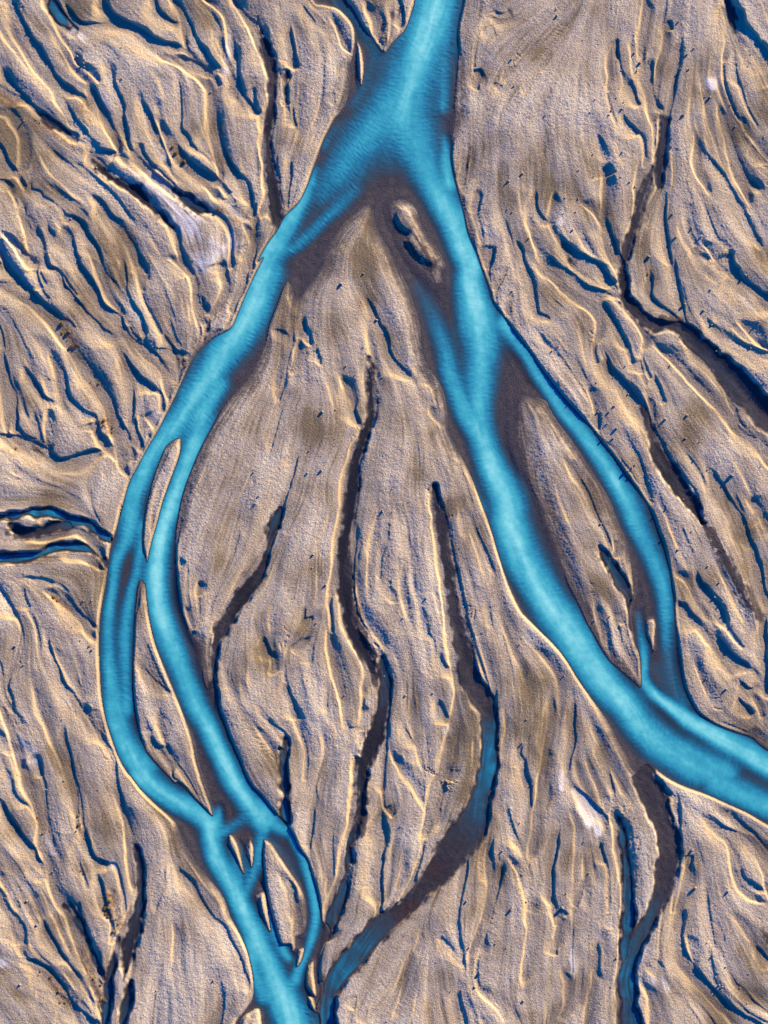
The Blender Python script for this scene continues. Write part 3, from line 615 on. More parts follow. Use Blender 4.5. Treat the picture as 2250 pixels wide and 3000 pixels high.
# rusty moss and dry plants
MOSS = """
A1 20,600,70,.7 120,640,70,.6
A1 270,760,30,.6 350,830,40,.7 430,880,40,.8 500,930,40,.6
A1 510,660,80,.7 540,720,60,.5
A1 1060,900,50,.8 1110,980,40,.9
A1 130,1440,50,.7 150,1520,50,.6
A1 700,1500,60,.4 560,1430,60,.4
A1 790,1450,40,.5
B1 390,480,50,.9 450,530,60,.8
B1 640,1030,70,.9 670,1090,50,.8
B1 590,820,40,.7
B1 80,1190,80,.5
B1 1100,660,50,.6
D1 230,420,30,.8 270,500,26,.8
D1 480,480,40,.8
D1 670,880,90,.9 700,980,80,.8 730,1060,50,.7
D1 300,1360,60,.9 370,1460,50,.8 420,1540,40,.7
D1 520,1230,70,.5 560,1380,40,.8 610,1520,40,.9
D1 150,160,50,.4 230,200,40,.7
D1 620,330,120,.35
C1 330,570,50,.7 420,640,40,.5
C1 420,760,140,.25
D2 1140,720,80,.7
D2 900,1010,90,.7 990,950,80,.8
A1 1480,1380,30,.5 1330,1270,30,.8
C2 240,740,60,.3
B1 30,90,40,.6
"""
# stones and shrubs: kind, diameter
STONES = """A3 880,385,30 1140,705,24 1165,335,20 1130,425,20 1175,425,16 1305,595,22 1275,590,18 375,100,24 370,62,14 705,675,22 690,705,16 770,665,16 780,625,12 845,325,16 860,435,18 765,430,16 1070,895,18 815,1110,16 850,1135,20 1115,135,16 505,1040,14 165,1060,18 80,1105,22 600,1075,14 595,940,18 770,930,18 760,1080,14 740,1450,12 1075,1305,22 1095,1445,24 1195,1390,18 1250,1440,18 470,1400,16 415,1300,14 425,1205,14 1470,680,12 1430,640,14 1520,800,14 1460,770,12 1535,405,14 1205,300,12 1555,330,12 930,1560,22 490,1290,14 505,1210,18 605,610,14 575,690,14 735,600,14 305,705,16 100,365,22 115,525,14 1310,960,14 205,1450,12 105,1290,12 75,1275,12 465,1210,12
B3 720,935,22 690,970,18 625,970,20 735,1070,22 715,1130,24 680,1040,16 660,1130,18 800,1325,26 830,1310,18 850,1290,16 825,1355,14 1030,1015,26 1155,1130,24 1150,315,26 1265,355,26 1315,440,22 1550,580,24 1520,140,20 1435,1355,30 1345,600,18 340,540,16 385,570,14 345,600,16 1165,990,26 1210,1260,16 1290,1320,18 1610,1300,16 1630,795,18 1600,425,14 1060,690,16 790,690,16 815,790,14 930,130,22 1305,230,16 935,30,22 105,235,18 720,760,14 810,860,12 465,900,14 615,790,14 980,1590,18 1040,1555,16 1240,1150,14 1145,1500,14
C3 960,65,20 640,115,18 1030,195,20 1110,270,22 1190,160,14 955,495,16 605,700,14 695,675,16 920,395,14 1400,1115,24 1280,1055,18 1360,470,22 1335,560,22 1380,590,18 1290,370,16 1410,640,14 1440,730,14 1645,435,14 150,845,14 420,1035,14 190,1300,14 165,1445,18 545,1430,12
D3 45,605,20 150,435,16 95,440,12 100,950,20 145,835,12 190,915,18 195,1240,14 180,1340,12 170,1515,20 540,550,16 665,555,14 430,860,14 680,885,14 225,200,16 120,195,12 665,155,12 570,740,18 1410,850,28 1215,830,30 1195,600,26 1320,1240,18 1400,1310,18 1380,1430,22 1530,1530,16 1360,1420,20 735,1255,16 705,1430,12 1540,1350,12 410,950,36 1490,1440,14 1285,1160,14 1210,1580,12 550,1150,10
B2 570,195,24 705,130,16 785,410,26 600,690,14 705,575,14 455,970,26 450,1325,24 365,1340,16 375,1205,12 40,1335,18 70,1480,18 50,1525,14 820,1565,16 880,1435,12 535,955,12 655,745,10 745,720,10
C2 400,300,22 475,485,22 865,300,12 590,1155,14 960,1155,20 1125,1140,16 830,1040,18 1085,565,16 880,40,12 395,380,14 820,40,18 560,910,12 945,685,14 365,1060,14 420,715,14
D2 1410,1345,32 1380,1430,22 1600,960,24 1505,1165,16 1570,1190,14 1150,1280,12 1235,1455,12 1330,910,18 930,455,14 1345,1190,16 845,1640,14
C1 145,970,20 95,855,24 380,1300,14 180,1330,12 490,820,14 440,740,12 560,580,14 510,580,16
D1 165,910,22 225,1055,24 390,180,16 1300,1390,20 320,735,16 335,720,16 125,1415,20 815,240,12 950,1455,10 600,230,10
A1 190,175,18 745,485,16 470,345,18 510,390,22 515,410,18 145,735,18 245,745,14 220,730,12 585,1020,22 590,1300,14 1280,560,18 740,295,14 430,1330,18 500,1560,14"""
SHRUBS = """D1 475,445,22 482,470,24 488,495,24 492,520,22 640,930,30 660,960,26 650,990,24 680,1000,26 690,1040,24 700,1080,22 655,890,24 690,930,22 640,860,20 710,1010,22 720,1050,20 290,1375,26 330,1400,22 350,1440,24 365,1470,20 390,1500,22 410,1535,20 245,1335,24 265,1350,20 565,1320,20 600,1450,22 615,1490,24 605,1530,22 540,1380,22 270,510,16 278,540,16 340,575,16 505,760,20 500,720,16 230,430,22
B1 385,450,24 400,475,26 415,500,24 435,520,22 460,555,26 470,535,20 640,1040,26 655,1065,24 670,1095,24 630,1015,22 600,1000,20 590,815,20 570,790,18 95,1195,20 80,1190,18 1120,660,18
A1 1065,905,22 1085,935,22 1105,970,22 1120,985,18 1145,1000,20 1325,1270,26 1340,1250,20
C1 330,560,22 350,580,18 315,545,18 400,610,16 540,880,18 580,890,18 560,855,18 1570,1000,14"""


# ---------------------------------------------------------------- reading the survey
SHEET = {}
for _i, _c in enumerate('ABCD'):
    for _j, _x in enumerate((0, 725, 1450)):
        SHEET[_c + str(_j + 1)] = (_x, (0, 740, 1480, 2200)[_i])
K = 800.0 / 1659.0

def read(text, default=(1.0,)):
    """points in survey units: rows of x, y, extras..."""
    out, off = [], (0, 0)
    for tok in text.split():
        if tok in SHEET:
            off = SHEET[tok]
            continue
        v = [float(a) for a in tok.split(',')]
        ex = v[2:] + list(default[len(v) - 2:])
        out.append([off[0] + v[0] * K, off[1] + v[1] * K] + ex)
    return np.array(out)

def spline(P, step=7.0):
    """Catmull-Rom through the rows of P (all columns)"""
    if len(P) < 3:
        n = max(2, int(np.hypot(*(P[-1, :2] - P[0, :2])) / step))
        t = np.linspace(0, 1, n + 1)[:, None]
        return P[0] * (1 - t) + P[-1] * t
    Q = np.vstack([2 * P[0] - P[1], P, 2 * P[-1] - P[-2]])
    Q[0, 2:], Q[-1, 2:] = P[0, 2:], P[-1, 2:]
    out = []
    for i in range(1, len(Q) - 2):
        a, b, c, d = Q[i - 1], Q[i], Q[i + 1], Q[i + 2]
        n = max(1, int(math.hypot(c[0] - b[0], c[1] - b[1]) / step))
        for k in range(n):
            t = k / n
            v = 0.5 * ((2 * b) + (-a + c) * t + (2 * a - 5 * b + 4 * c - d) * t * t + (-a + 3 * b - 3 * c + d) * t ** 3)
            v[2:] = b[2:] * (1 - t) + c[2:] * t
            out.append(v)
    out.append(P[-1])
    return np.array(out)

# ---------------------------------------------------------------- raster of the plain
S = 2.0
GX = np.arange(-110, 2361, S)
GY = np.arange(-110, 3111, S)
NX, NY = len(GX), len(GY)
rng = np.random.default_rng(11)
random.seed(5)

def smooth(x):
    x = np.clip(x, 0, 1)
    return x * x * (3 - 2 * x)

def box(a, r):
    if r < 1:
        return a
    for ax in (0, 1):
        p = np.pad(a, [(r + 1, r) if k == ax else (0, 0) for k in (0, 1)], mode='edge').cumsum(ax, dtype=np.float64)
        n = 2 * r + 1
        a = ((p[n:] - p[:-n]) if ax == 0 else (p[:, n:] - p[:, :-n])) / n
    return a.astype(np.float32)

def blur(a, r, k=3):
    for _ in range(k):
        a = box(a, r)
    return a

def unit(a):
    a = a - a.mean()
    return a / (a.std() + 1e-9)

def trace(L, margin):
    """nearest distance to polyline L inside a window: window, signed distance, interpolated columns, position along"""
    x0, y0 = L[:, 0].min() - margin, L[:, 1].min() - margin
    x1, y1 = L[:, 0].max() + margin, L[:, 1].max() + margin
    i0, i1 = max(0, int((x0 - GX[0]) / S)), min(NX, int((x1 - GX[0]) / S) + 2)
    j0, j1 = max(0, int((y0 - GY[0]) / S)), min(NY, int((y1 - GY[0]) / S) + 2)
    if i1 <= i0 or j1 <= j0:
        return None
    nc = L.shape[1] - 2
    D = np.full((j1 - j0, i1 - i0), 1e9, np.float32)
    SG = np.ones_like(D)
    C = [np.zeros_like(D) for _ in range(nc + 1)]
    acc = np.concatenate([[0], np.cumsum(np.hypot(np.diff(L[:, 0]), np.diff(L[:, 1])))])
    for k in range(len(L) - 1):
        a, b = L[k], L[k + 1]
        u0 = max(i0, int((min(a[0], b[0]) - margin - GX[0]) / S)); u1 = min(i1, int((max(a[0], b[0]) + margin - GX[0]) / S) + 2)
        v0 = max(j0, int((min(a[1], b[1]) - margin - GY[0]) / S)); v1 = min(j1, int((max(a[1], b[1]) + margin - GY[0]) / S) + 2)
        if u1 <= u0 or v1 <= v0:
            continue
        X = GX[u0:u1][None, :] - a[0]
        Y = GY[v0:v1][:, None] - a[1]
        dx, dy = b[0] - a[0], b[1] - a[1]
        l2 = dx * dx + dy * dy + 1e-9
        t = np.clip((X * dx + Y * dy) / l2, 0, 1)
        ex, ey = X - t * dx, Y - t * dy
        d = np.sqrt(ex * ex + ey * ey)
        w = (slice(v0 - j0, v1 - j0), slice(u0 - i0, u1 - i0))
        m = d < D[w]
        D[w] = np.where(m, d, D[w])
        SG[w] = np.where(m, np.where(dx * Y - dy * X >= 0, 1.0, -1.0), SG[w])
        for c in range(nc):
            C[c][w] = np.where(m, a[2 + c] * (1 - t) + b[2 + c] * t, C[c][w])
        C[nc][w] = np.where(m, acc[k] + t * math.sqrt(l2), C[nc][w])
    return (slice(j0, j1), slice(i0, i1)), D, SG, C, acc[-1]

def inside(P):
    M = np.zeros((NY, NX), bool)
    x, y = P[:, 0], P[:, 1]
    xn, yn = np.roll(x, -1), np.roll(y, -1)
    for j in range(NY):
        yy = GY[j]
        c = (y <= yy) != (yn <= yy)
        if c.any():
            xs = np.sort(x[c] + (yy - y[c]) / (yn[c] - y[c]) * (xn[c] - x[c]))
            M[j] = np.searchsorted(xs, GX) % 2 == 1
    return M

flow_pts = []                              # x, y, tx, ty of everything the water has drawn
def note_flow(L, w=1.0):
    d = L[1:, :2] - L[:-1, :2]
    n = np.hypot(d[:, 0], d[:, 1]) + 1e-9
    for k in range(0, len(d), 3):
        flow_pts.append((L[k, 0], L[k, 1], d[k, 0] / n[k], d[k, 1] / n[k], w))

# ---- river outline and bars
bank_w, bank_i, bank_e = [spline(read(t), 6) for t in (WEST_BANK, EAST_OF_LEFT, EAST_BANK)]
outer = np.vstack([bank_w, bank_i, bank_e])
WET = inside(outer)
bars = []
lines = [bank_w, bank_i, bank_e]
BAR = np.zeros((NY, NX), np.int16)
for k, (lab, t) in enumerate(ISLANDS.items()):
    P = read(t)
    P = spline(np.vstack([P, P[:1]]), 6)
    m = inside(P)
    WET &= ~m
    BAR[m] = k + 1
    bars.append((lab, P))
    lines.append(P)
DB = np.full((NY, NX), 140.0, np.float32)
ST = np.ones((NY, NX), np.float32)
for L in lines:
    note_flow(L, 1.5)
    w, D, SG, C, _ = trace(L, 140)
    m = D < DB[w]
    ST[w] = np.where(m, C[0], ST[w])
    DB[w] = np.where(m, D, DB[w])
ST = blur(ST, 5, 2)

# ---- silt load of the current
B = np.zeros((NY, NX), np.float32)
core_lines = []
for t in CORES.strip().splitlines():
    L = read(t, (100, .8))
    L[:, 2] *= K
    L = spline(L, 10)
    core_lines.append(L)
    note_flow(L, 2.0)
    r = trace(L, float(L[:, 2].max()) * 1.25)
    w, D, SG, C, _ = r
    v = C[1] * (1 - smooth(D / (C[0] * 1.05 + 1e-3) * 0.95))
    v = v.astype(np.float32)
    a, b = B[w], v
    h = np.clip(0.5 + 0.5 * (b - a) / 0.22, 0, 1)         # smooth union of the currents
    B[w] = a * (1 - h) + b * h + 0.22 * h * (1 - h) * np.minimum(1, np.minimum(a, b) * 4)
B = blur(B, 3, 2)

# ---- streams beside the river
SHORE = unit(blur(rng.normal(0, 1, (NY, NX)).astype(np.float32), 5, 3)) + unit(blur(rng.normal(0, 1, (NY, NX)).astype(np.float32), 14, 3))
streams = []
WS = np.zeros((NY, NX), np.float32)        # 1 inside a side stream
WSB = np.zeros((NY, NX), np.float32)       # its silt load
STREAM_ID = np.zeros((NY, NX), np.int16)
STREAM_D = np.full((NY, NX), 1e3, np.float32)
for k, (nm, lab, t) in enumerate(STREAMS):
    L = read(t, (30, 0))
    L[:, 2] *= K
    ends = (L[0, 2], L[-1, 2])
    L = spline(L, 7)
    note_flow(L, 1.5)
    w, D, SG, C, tot = trace(L, float(L[:, 2].max()) * 0.5 + 60)
    e = D - C[0] * 0.5
    hw0, hw1 = ends[0] * 0.5, ends[1] * 0.5
    if GX[0] < L[0, 0] < GX[-1] and -40 < L[0, 1] < 3040 and 0 < L[0, 0] < 2250:
        e += hw0 * (1 - smooth(C[2] / (3 * hw0 + 25)))
    i_, j_ = int(np.clip((L[-1, 0] - GX[0]) / S, 8, NX - 9)), int(np.clip((L[-1, 1] - GY[0]) / S, 8, NY - 9))
    if 0 < L[-1, 0] < 2250 and L[-1, 1] < 3000 and not WET[j_ - 8:j_ + 9, i_ - 8:i_ + 9].any() and STREAM_ID[j_, i_] == 0:
        e += hw1 * (1 - smooth((tot - C[2]) / (3 * hw1 + 25)))
    e += 3.0 * SHORE[w]
    m = e < STREAM_D[w]
    near = e < 14
    WSB[w] = np.where(m & near, C[1], WSB[w])
    STREAM_ID[w] = np.where(m & near, k + 1, STREAM_ID[w])
    STREAM_D[w] = np.where(m, e, STREAM_D[w])
WSB = blur(WSB, 5, 2)

# ---- cuts
def parse_cut(line):
    head, t = line.split(' ', 1)
    kind = head[0]
    w, s = [float(a) for a in head[1:].split(',')]
    return kind, w * K, s, read(t, ())
cuts = []
for line in CUTS.strip().splitlines():
    kind, w, s, P = parse_cut(line)
    L = spline(P, 6)
    # small natural wander of the trace
    n = len(L)
    if n > 6:
        j = rng.normal(0, 1, (n, 2))
        for _ in range(3):
            j[1:-1] = (j[:-2] + j[1:-1] + j[2:]) / 3
        L[:, :2] += j * 1.6
    note_flow(L)
    cuts.append((kind, w, s, L, 1.0))
for line in COMBS.strip().splitlines():
    head, t = line.split(' ', 1)
    ln, side = [float(a) for a in head.split(',')]
    L = spline(read(t, ()), 3)
    acc = 0.0
    nxt = random.uniform(2, 6)
    for k in range(1, len(L)):
        dx, dy = L[k] - L[k - 1]
        d = math.hypot(dx, dy) + 1e-9
        acc += d
        if acc > nxt:
            nxt = acc + random.uniform(4, 14)
            nxv = np.array([-dy / d, dx / d])
            if nxv[0] * SUNV[0] - nxv[1] * SUNV[1] < 0:
                nxv = -nxv
            nxv = nxv * side
            tv = np.array([dx / d, dy / d])
            q = [L[k] + nxv * -4]
            l = ln * K * random.uniform(0.35, 1.5)
            a = random.uniform(-1.2, 0.1)
            for f in (0.35, 0.7, 1.0):
                q.append(L[k] + nxv * l * f + tv * (a * l * f * f) + rng.normal(0, 1.0, 2))
            cuts.append(('k', 2.0, random.uniform(4, 10), spline(np.array(q), 4), 0.6))

# ---- flow directions everywhere
FP = np.array(flow_pts, np.float32)
cs = 24
cxs = np.arange(GX[0], GX[-1] + cs, cs)
cys = np.arange(GY[0], GY[-1] + cs, cs)
c2 = FP[:, 2] ** 2 - FP[:, 3] ** 2
s2 = 2 * FP[:, 2] * FP[:, 3]
DX = np.zeros((len(cys), len(cxs)), np.float32)
DY = np.zeros_like(DX)
for j, yy in enumerate(cys):
    sel = np.abs(FP[:, 1] - yy) < 420
    F = FP[sel]
    d2 = (cxs[:, None] - F[None, :, 0]) ** 2 + (yy - F[None, :, 1]) ** 2
    wgt = F[None, :, 4] / (d2 + 300.0) ** 1.5
    a = (wgt * c2[sel]).sum(1) + 1e-12
    b = (wgt * s2[sel]).sum(1)
    th = 0.5 * np.arctan2(b, a)
    DX[j], DY[j] = np.cos(2 * th), np.sin(2 * th)
DX, DY = blur(DX, 1, 1), blur(DY, 1, 1)

def up(a, xs, ys, n=None):
    """bilinear lookup of coarse array laid over the whole raster"""
    fx = np.clip((GX - xs[0]) / (xs[1] - xs[0]), 0, len(xs) - 1.001)
    fy = np.clip((GY - ys[0]) / (ys[1] - ys[0]), 0, len(ys) - 1.001)
    ix, iy = fx.astype(int), fy.astype(int)
    tx, ty = (fx - ix)[None, :].astype(np.float32), (fy - iy)[:, None].astype(np.float32)
    r0 = a[iy]; r1 = a[iy + 1]
    r = r0 * (1 - ty) + r1 * ty
    return r[:, ix] * (1 - tx) + r[:, ix + 1] * tx

def cloud(cell):
    """smooth random field with features of about `cell` survey units, unit variance"""
    q = max(S, cell / 5.0)
    xs = np.arange(GX[0], GX[-1] + 2 * q, q)
    ys = np.arange(GY[0], GY[-1] + 2 * q, q)
    a = blur(rng.normal(0, 1, (len(ys), len(xs))).astype(np.float32), 2, 3)
    return unit(blur(up(a, xs, ys), max(1, int(q / S / 2)), 1))

th = 0.5 * np.arctan2(up(DY, cxs, cys), up(DX, cxs, cys)) + 0.16 * cloud(60) * 0.6
FXv, FYv = np.cos(th).astype(np.float32), np.sin(th).astype(np.float32)

JJ, II = np.meshgrid(np.arange(NY, dtype=np.float32), np.arange(NX, dtype=np.float32), indexing='ij')
def smear(N, steps, step, across=False):
    """average N along (or across) the flow"""
    vx, vy = (-FYv, FXv) if across else (FXv, FYv)
    acc = N.copy()
    tot = 1.0
    for sg in (1, -1):
        px, py = II.copy(), JJ.copy()
        lx, ly = vx * sg, vy * sg
        for k in range(steps):
            px = px + lx * step
            py = py + ly * step
            ix = np.clip(px + 0.5, 0, NX - 1).astype(np.int32)
            iy = np.clip(py + 0.5, 0, NY - 1).astype(np.int32)
            nx_, ny_ = vx[iy, ix], vy[iy, ix]
            f = np.where(nx_ * lx + ny_ * ly < 0, -1, 1)
            lx, ly = nx_ * f, ny_ * f
            wgt = 1 - (k + 1) / (steps + 1)
            acc += N[iy, ix] * wgt
            tot += wgt
    return acc / tot

# ---- carving the cuts
C120, C40, C15, C40B = cloud(120), cloud(42), cloud(16), cloud(46)
CUT = np.zeros((NY, NX), np.float32)
DEPTH_PER = U * K * math.tan(R(SUN_EL)) * 1.2
DCUT = np.full((NY, NX), 150.0, np.float32)
def carve(kind, w, s, L, t0=0.25, t1=0.12):
    hw = max(w * 0.5, 1.6)
    dep = s * DEPTH_PER
    gentle = min(110.0, 30 + 3.0 * w)
    lit, shade = 9.0, 5.0
    if kind == 'l':
        dep *= 1.15
    if kind == 'k':
        hw, Ls, Lw = 0.8, 3.0, 3.5
    elif kind in 'be':
        Ls, Lw = shade, lit
    elif kind == 'd':
        Ls, Lw = shade, gentle
    else:
        Ls, Lw = gentle, lit
    big = tot_len(L) > 60 and s > 12
    r = trace(L, max(hw + max(Ls * 3, Lw * 1.5) + 14, (158 + hw) if big else 0))
    if r is None:
        return
    win, D, SG, C, tot = r
    # left normal in picture axes (y down): (-dy, dx); the sun lies at (SUNV.x, -SUNV.y)
    dd = L[1:, :2] - L[:-1, :2]
    sgn = np.sum(-dd[:, 1] * SUNV[0] + dd[:, 0] * -SUNV[1])
    n = D * SG * (1 if sgn >= 0 else -1)   # + towards the sun
    a, b = min(tot * t0, 60.0) + 1e-3, min(tot * t1, 40.0) + 1e-3
    ends = smooth(C[-1] / a) * smooth((tot - C[-1]) / b)
    e2 = smooth(C[-1] / (a * 1.8)) * smooth((tot - C[-1]) / max(b, min(tot * 0.4, 90.0)))
    if Ls > 20:
        Ls = 9 + (Ls - 9) * e2
    if Lw > 20:
        Lw = 9 + (Lw - 9) * e2
    gs, gw = isinstance(Ls, np.ndarray), isinstance(Lw, np.ndarray)
    c15, c40 = C15[win], C40[win]
    hv = hw * (0.25 + 0.75 * ends) * np.clip(1 + 0.14 * c15 + 0.18 * c40, 0.5, 1.6)
    slump = np.clip(1 + 0.4 * c40, 0.6, 2.0)
    lee = np.clip(1 + 2.2 * np.maximum(0, C40B[win] + 0.35 * C120[win] - 0.35), 1, 5) if not gs and Ls == shade else slump if not gs else 1
    p = (1 - smooth((n - hv) / (Ls * lee))) * (1 - smooth((-n - hv) / (Lw * (slump if not gw else 1))))
    v = (dep * np.clip(0.95 + 0.15 * C40B[win] + 0.06 * c15, 0.6, 1.3) * p * ends).astype(np.float32)
    CUT[win] = np.maximum(CUT[win], v) + 0.25 * np.minimum(CUT[win], v)
    if big:
        DCUT[win] = np.minimum(DCUT[win], np.maximum(D - hw, 0))

def tot_len(L):
    return float(np.hypot(np.diff(L[:, 0]), np.diff(L[:, 1])).sum())

for kind, w, s, L, wet in cuts:
    carve(kind, w, s, L)

# every gully runs on down the flow until it meets another one
def run_on(L, maxn):
    x, y = L[-1, :2]
    lx, ly = L[-1, :2] - L[-2, :2]
    q = math.hypot(lx, ly) + 1e-9
    lx, ly = lx / q, ly / q
    pts = [tuple(q_) for q_ in L[-9:, :2]]
    for k in range(maxn):
        i, j = int((x - GX[0]) / S), int((y - GY[0]) / S)
        if not (2 < i < NX - 3 and 2 < j < NY - 3):
            return None
        fx, fy = FXv[j, i], FYv[j, i]
        if fx * lx + fy * ly < 0:
            fx, fy = -fx, -fy
        lx, ly = fx * 0.5 + lx * 0.5, fy * 0.5 + ly * 0.5
        x, y = x + lx * 6, y + ly * 6
        pts.append((x, y))
        i, j = int((x - GX[0]) / S), int((y - GY[0]) / S)
        if not (2 < i < NX - 3 and 2 < j < NY - 3):
            return None
        if k > 4 and (seedmap[j, i] > 0.05 or WET[j, i] or STREAM_D[j, i] < 3):
            return np.array(pts)
    return None
seedmap = CUT.copy()
for kind, w, s, L, wet in list(cuts):
    if kind in 'dlb' and s > 13:
        E = run_on(L, 34)
        if E is not None and len(E) > 13:
            carve('e', w * 0.5, s * 0.55, E, 0.3, 0.05)

# ---- small rills that follow the flow between the larger cuts
seedmap = CUT.copy()
made = 0
while made < 300:
    x, y = random.uniform(-60, 2310), random.uniform(-60, 3060)
    i, j = int((x - GX[0]) / S), int((y - GY[0]) / S)
    if WET[j, i] or STREAM_D[j, i] < 15 or seedmap[j, i] > 0.02 or DB[j, i] < 12:
        continue
    calm = math.hypot((x - 1560) / 260, (y - 150) / 330) < 1 or math.hypot((x - 520) / 190, (y - 2750) / 330) < 1 or math.hypot((x - 1000) / 230, (y - 1100) / 400) < 1
    if calm and random.random() < 0.85:
        continue
    n = int(random.uniform(14, 55))
    pts = [(x, y)]
    lx, ly = FXv[j, i], FYv[j, i]
    if ly < 0:
        lx, ly = -lx, -ly
    for _ in range(n):
        x, y = x + lx * 6, y + ly * 6
        i, j = int((x - GX[0]) / S), int((y - GY[0]) / S)
        if not (2 < i < NX - 3 and 2 < j < NY - 3) or WET[j, i] or STREAM_D[j, i] < 6 or seedmap[j, i] > 0.12:
            break
        fx, fy = FXv[j, i], FYv[j, i]
        if fx * lx + fy * ly < 0:
            fx, fy = -fx, -fy
        lx, ly = fx * 0.7 + lx * 0.3, fy * 0.7 + ly * 0.3
        pts.append((x, y))
    if len(pts) < 11:
        continue
    made += 1
    carve(random.choice('ddll'), random.uniform(2.5, 6), random.uniform(6, 15), np.array(pts), 0.3, 0.3)

white = rng.normal(0, 1, (NY, NX)).astype(np.float32)
F1 = unit(smear(blur(white, 1, 1), 14, 2.0))                         # thin streaks
F2 = unit(blur(smear(blur(white[::-1].copy(), 3, 2), 22, 4.0), 1, 2))                # rills
F3 = unit(blur(smear(blur(white[:, ::-1].copy(), 9, 2), 22, 8.0), 3, 2))             # lobes
RP = unit(smear(blur(rng.normal(0, 1, (NY, NX)).astype(np.float32), 1, 1), 3, 1.5, across=True))
RP = unit(RP - blur(RP, 3, 2))
GRN = unit(blur(rng.normal(0, 1, (NY, NX)).astype(np.float32), 1, 1))
GRN2 = unit(blur(rng.normal(0, 1, (NY, NX)).astype(np.float32), 2, 2))


def paint(text):
    A = np.zeros((NY, NX), np.float32)
    for t in text.strip().splitlines():
        P = read(t, (60, .5))
        P[:, 2] *= K
        L = spline(P, 10) if len(P) > 1 else np.vstack([P, P + [[1, 1, 0, 0]]])
        w, D, SG, C, _ = trace(L, float(L[:, 2].max()) * 1.3)
        A[w] = np.maximum(A[w], C[1] * (1 - smooth(D / (C[0] + 1e-3))))
    return A
DAMP_A, SILT_A, MOSS_A = paint(DAMP), paint(SILT), paint(MOSS)

# ---- heights (metres, river level = 0)
far = smooth(DB / 130)
H0 = 0.15 + 0.10 * far + 0.035 * C120 * far
rill = F2 - 0.35 * np.abs(F2)
rough = smooth(0.5 + 0.55 * unit(F3 * 0.6 + C120 * 0.7 + C40 * 0.3))      # pebbly against smooth ground
near = smooth(DB / 26)
rm = smooth(0.5 + 0.6 * C120 + 0.5 * C40)
F4 = unit(blur(smear(blur(white[::-1, ::-1].copy(), 20, 2), 22, 12.0), 6, 2))
crest = 1 - np.exp(-np.minimum(np.minimum(DCUT, np.maximum(STREAM_D, 0) + 30), DB + 25) / 55.0)
crest = blur(crest.astype(np.float32), 2, 2)
REL = 0.26 * (crest - 0.22) + 0.055 * F4 + (0.004 + 0.014 * rm) * rill + 0.052 * F3 + 0.0035 * F1 + 0.008 * C15
H = H0 + REL * (0.35 + 0.65 * near)
H -= CUT * smooth(DB / 14)
H = np.where(H < -0.05, -0.05 + (H + 0.05) * 0.5, H)
lb = 9 + (1 - ST) * (1 - ST) * 75
f = smooth(DB / lb)
shore = -0.015
H = np.where(WET, H, shore + (H - shore) * f)
FINE = unit(blur(rng.normal(0, 1, (NY, NX)).astype(np.float32), 1, 1) * 0.5 + rng.normal(0, 0.5, (NY, NX)))
sm = 1 - 0.8 * np.clip(SILT_A, 0, 1)
grain = sm * ((0.005 + 0.005 * rough) * FINE + (0.003 + 0.005 * rough) * GRN + (0.001 + 0.003 * rough) * GRN2)
# bed of the river
depth = 0.02 + 0.10 * smooth(DB / (10 + 40 * (1 - ST))) + 0.45 * np.clip(B, 0, 1.2)
H = np.where(WET, -depth + 0.012 * F2 * smooth(DB / 20), H)
# side streams
e = STREAM_D
inS = e < 0
bed = -0.03 - 0.05 * smooth(-e / 14) - 0.3 * WSB * smooth(-e / 12) + 0.013 * F2 + 0.02 * GRN2 * 0.4
sw = smooth(e / 11.0)
H = np.where((e < 11) & ~WET, np.minimum(H, bed * (1 - sw) + np.maximum(H, 0.02) * sw), H)
H = H + grain * np.where(WET, 0.3, 1.0) * np.where(STREAM_D < 2, 0.35, 1.0)
H = H.astype(np.float32)

# ---- ground states
margin = (1 - smooth((DB - 2 + 9 * F1 * (1 - ST) + 4 * GRN2) / (8 + 55 * (1 - ST)))) * smooth((1 - ST) * 1.6)
rag = 0.5 + 0.35 * F1 + 0.3 * GRN2
dampS = 1 - smooth((e + 1 + 2.5 * GRN2 + 2 * F1) / 15)
wet = np.clip(np.maximum.reduce([margin * 0.85, dampS, smooth((DAMP_A * 1.7 - rag * 0.7) / 0.5) * np.minimum(1, DAMP_A * 3)]), 0, 1)
wet = np.where(WET, 1.0, wet)
mudk = np.array([0.0, .6, .45] + [1.0] * (len(STREAMS) - 2), np.float32)[STREAM_ID]
mud = blur((mudk * dampS * ~WET * np.clip(0.82 + 0.25 * C40 + 0.22 * F2, 0.25, 1)).astype(np.float32), 1, 2)
low = smooth((0.10 - H) / 0.08)
wet = np.maximum(wet, 0.35 * low).astype(np.float32)
tone = np.clip(0.50 + 0.14 * F3 + 0.15 * C120 + 0.12 * C40 + 0.10 * F1 - 0.12 * (rough - 0.5), 0, 1).astype(np.float32)
silt = np.clip(SILT_A * 1.9 - 0.25 + 0.18 * F1 + 0.12 * C15 + 0.1 * GRN2, 0, 1) * (SILT_A > 0.02).astype(np.float32)
moss = np.clip(MOSS_A, 0, 1).astype(np.float32)
gy_, gx_ = np.gradient(blur(CUT, 1, 1) + np.where(WET, 0, 0.2 * (1 - f) * ST))
loess = (smooth(np.hypot(gx_, gy_) / S / U / 0.22) * (1 - wet) * np.clip(0.75 + 0.25 * F1 + 0.3 * C40, 0, 1)).astype(np.float32)   # ochre loess showing in every cut bank

# ---------------------------------------------------------------- mesh from the raster
def wx(x): return (x - CX) * U
def wy(y): return (CY - y) * U
XW, YW = wx(GX), wy(GY)

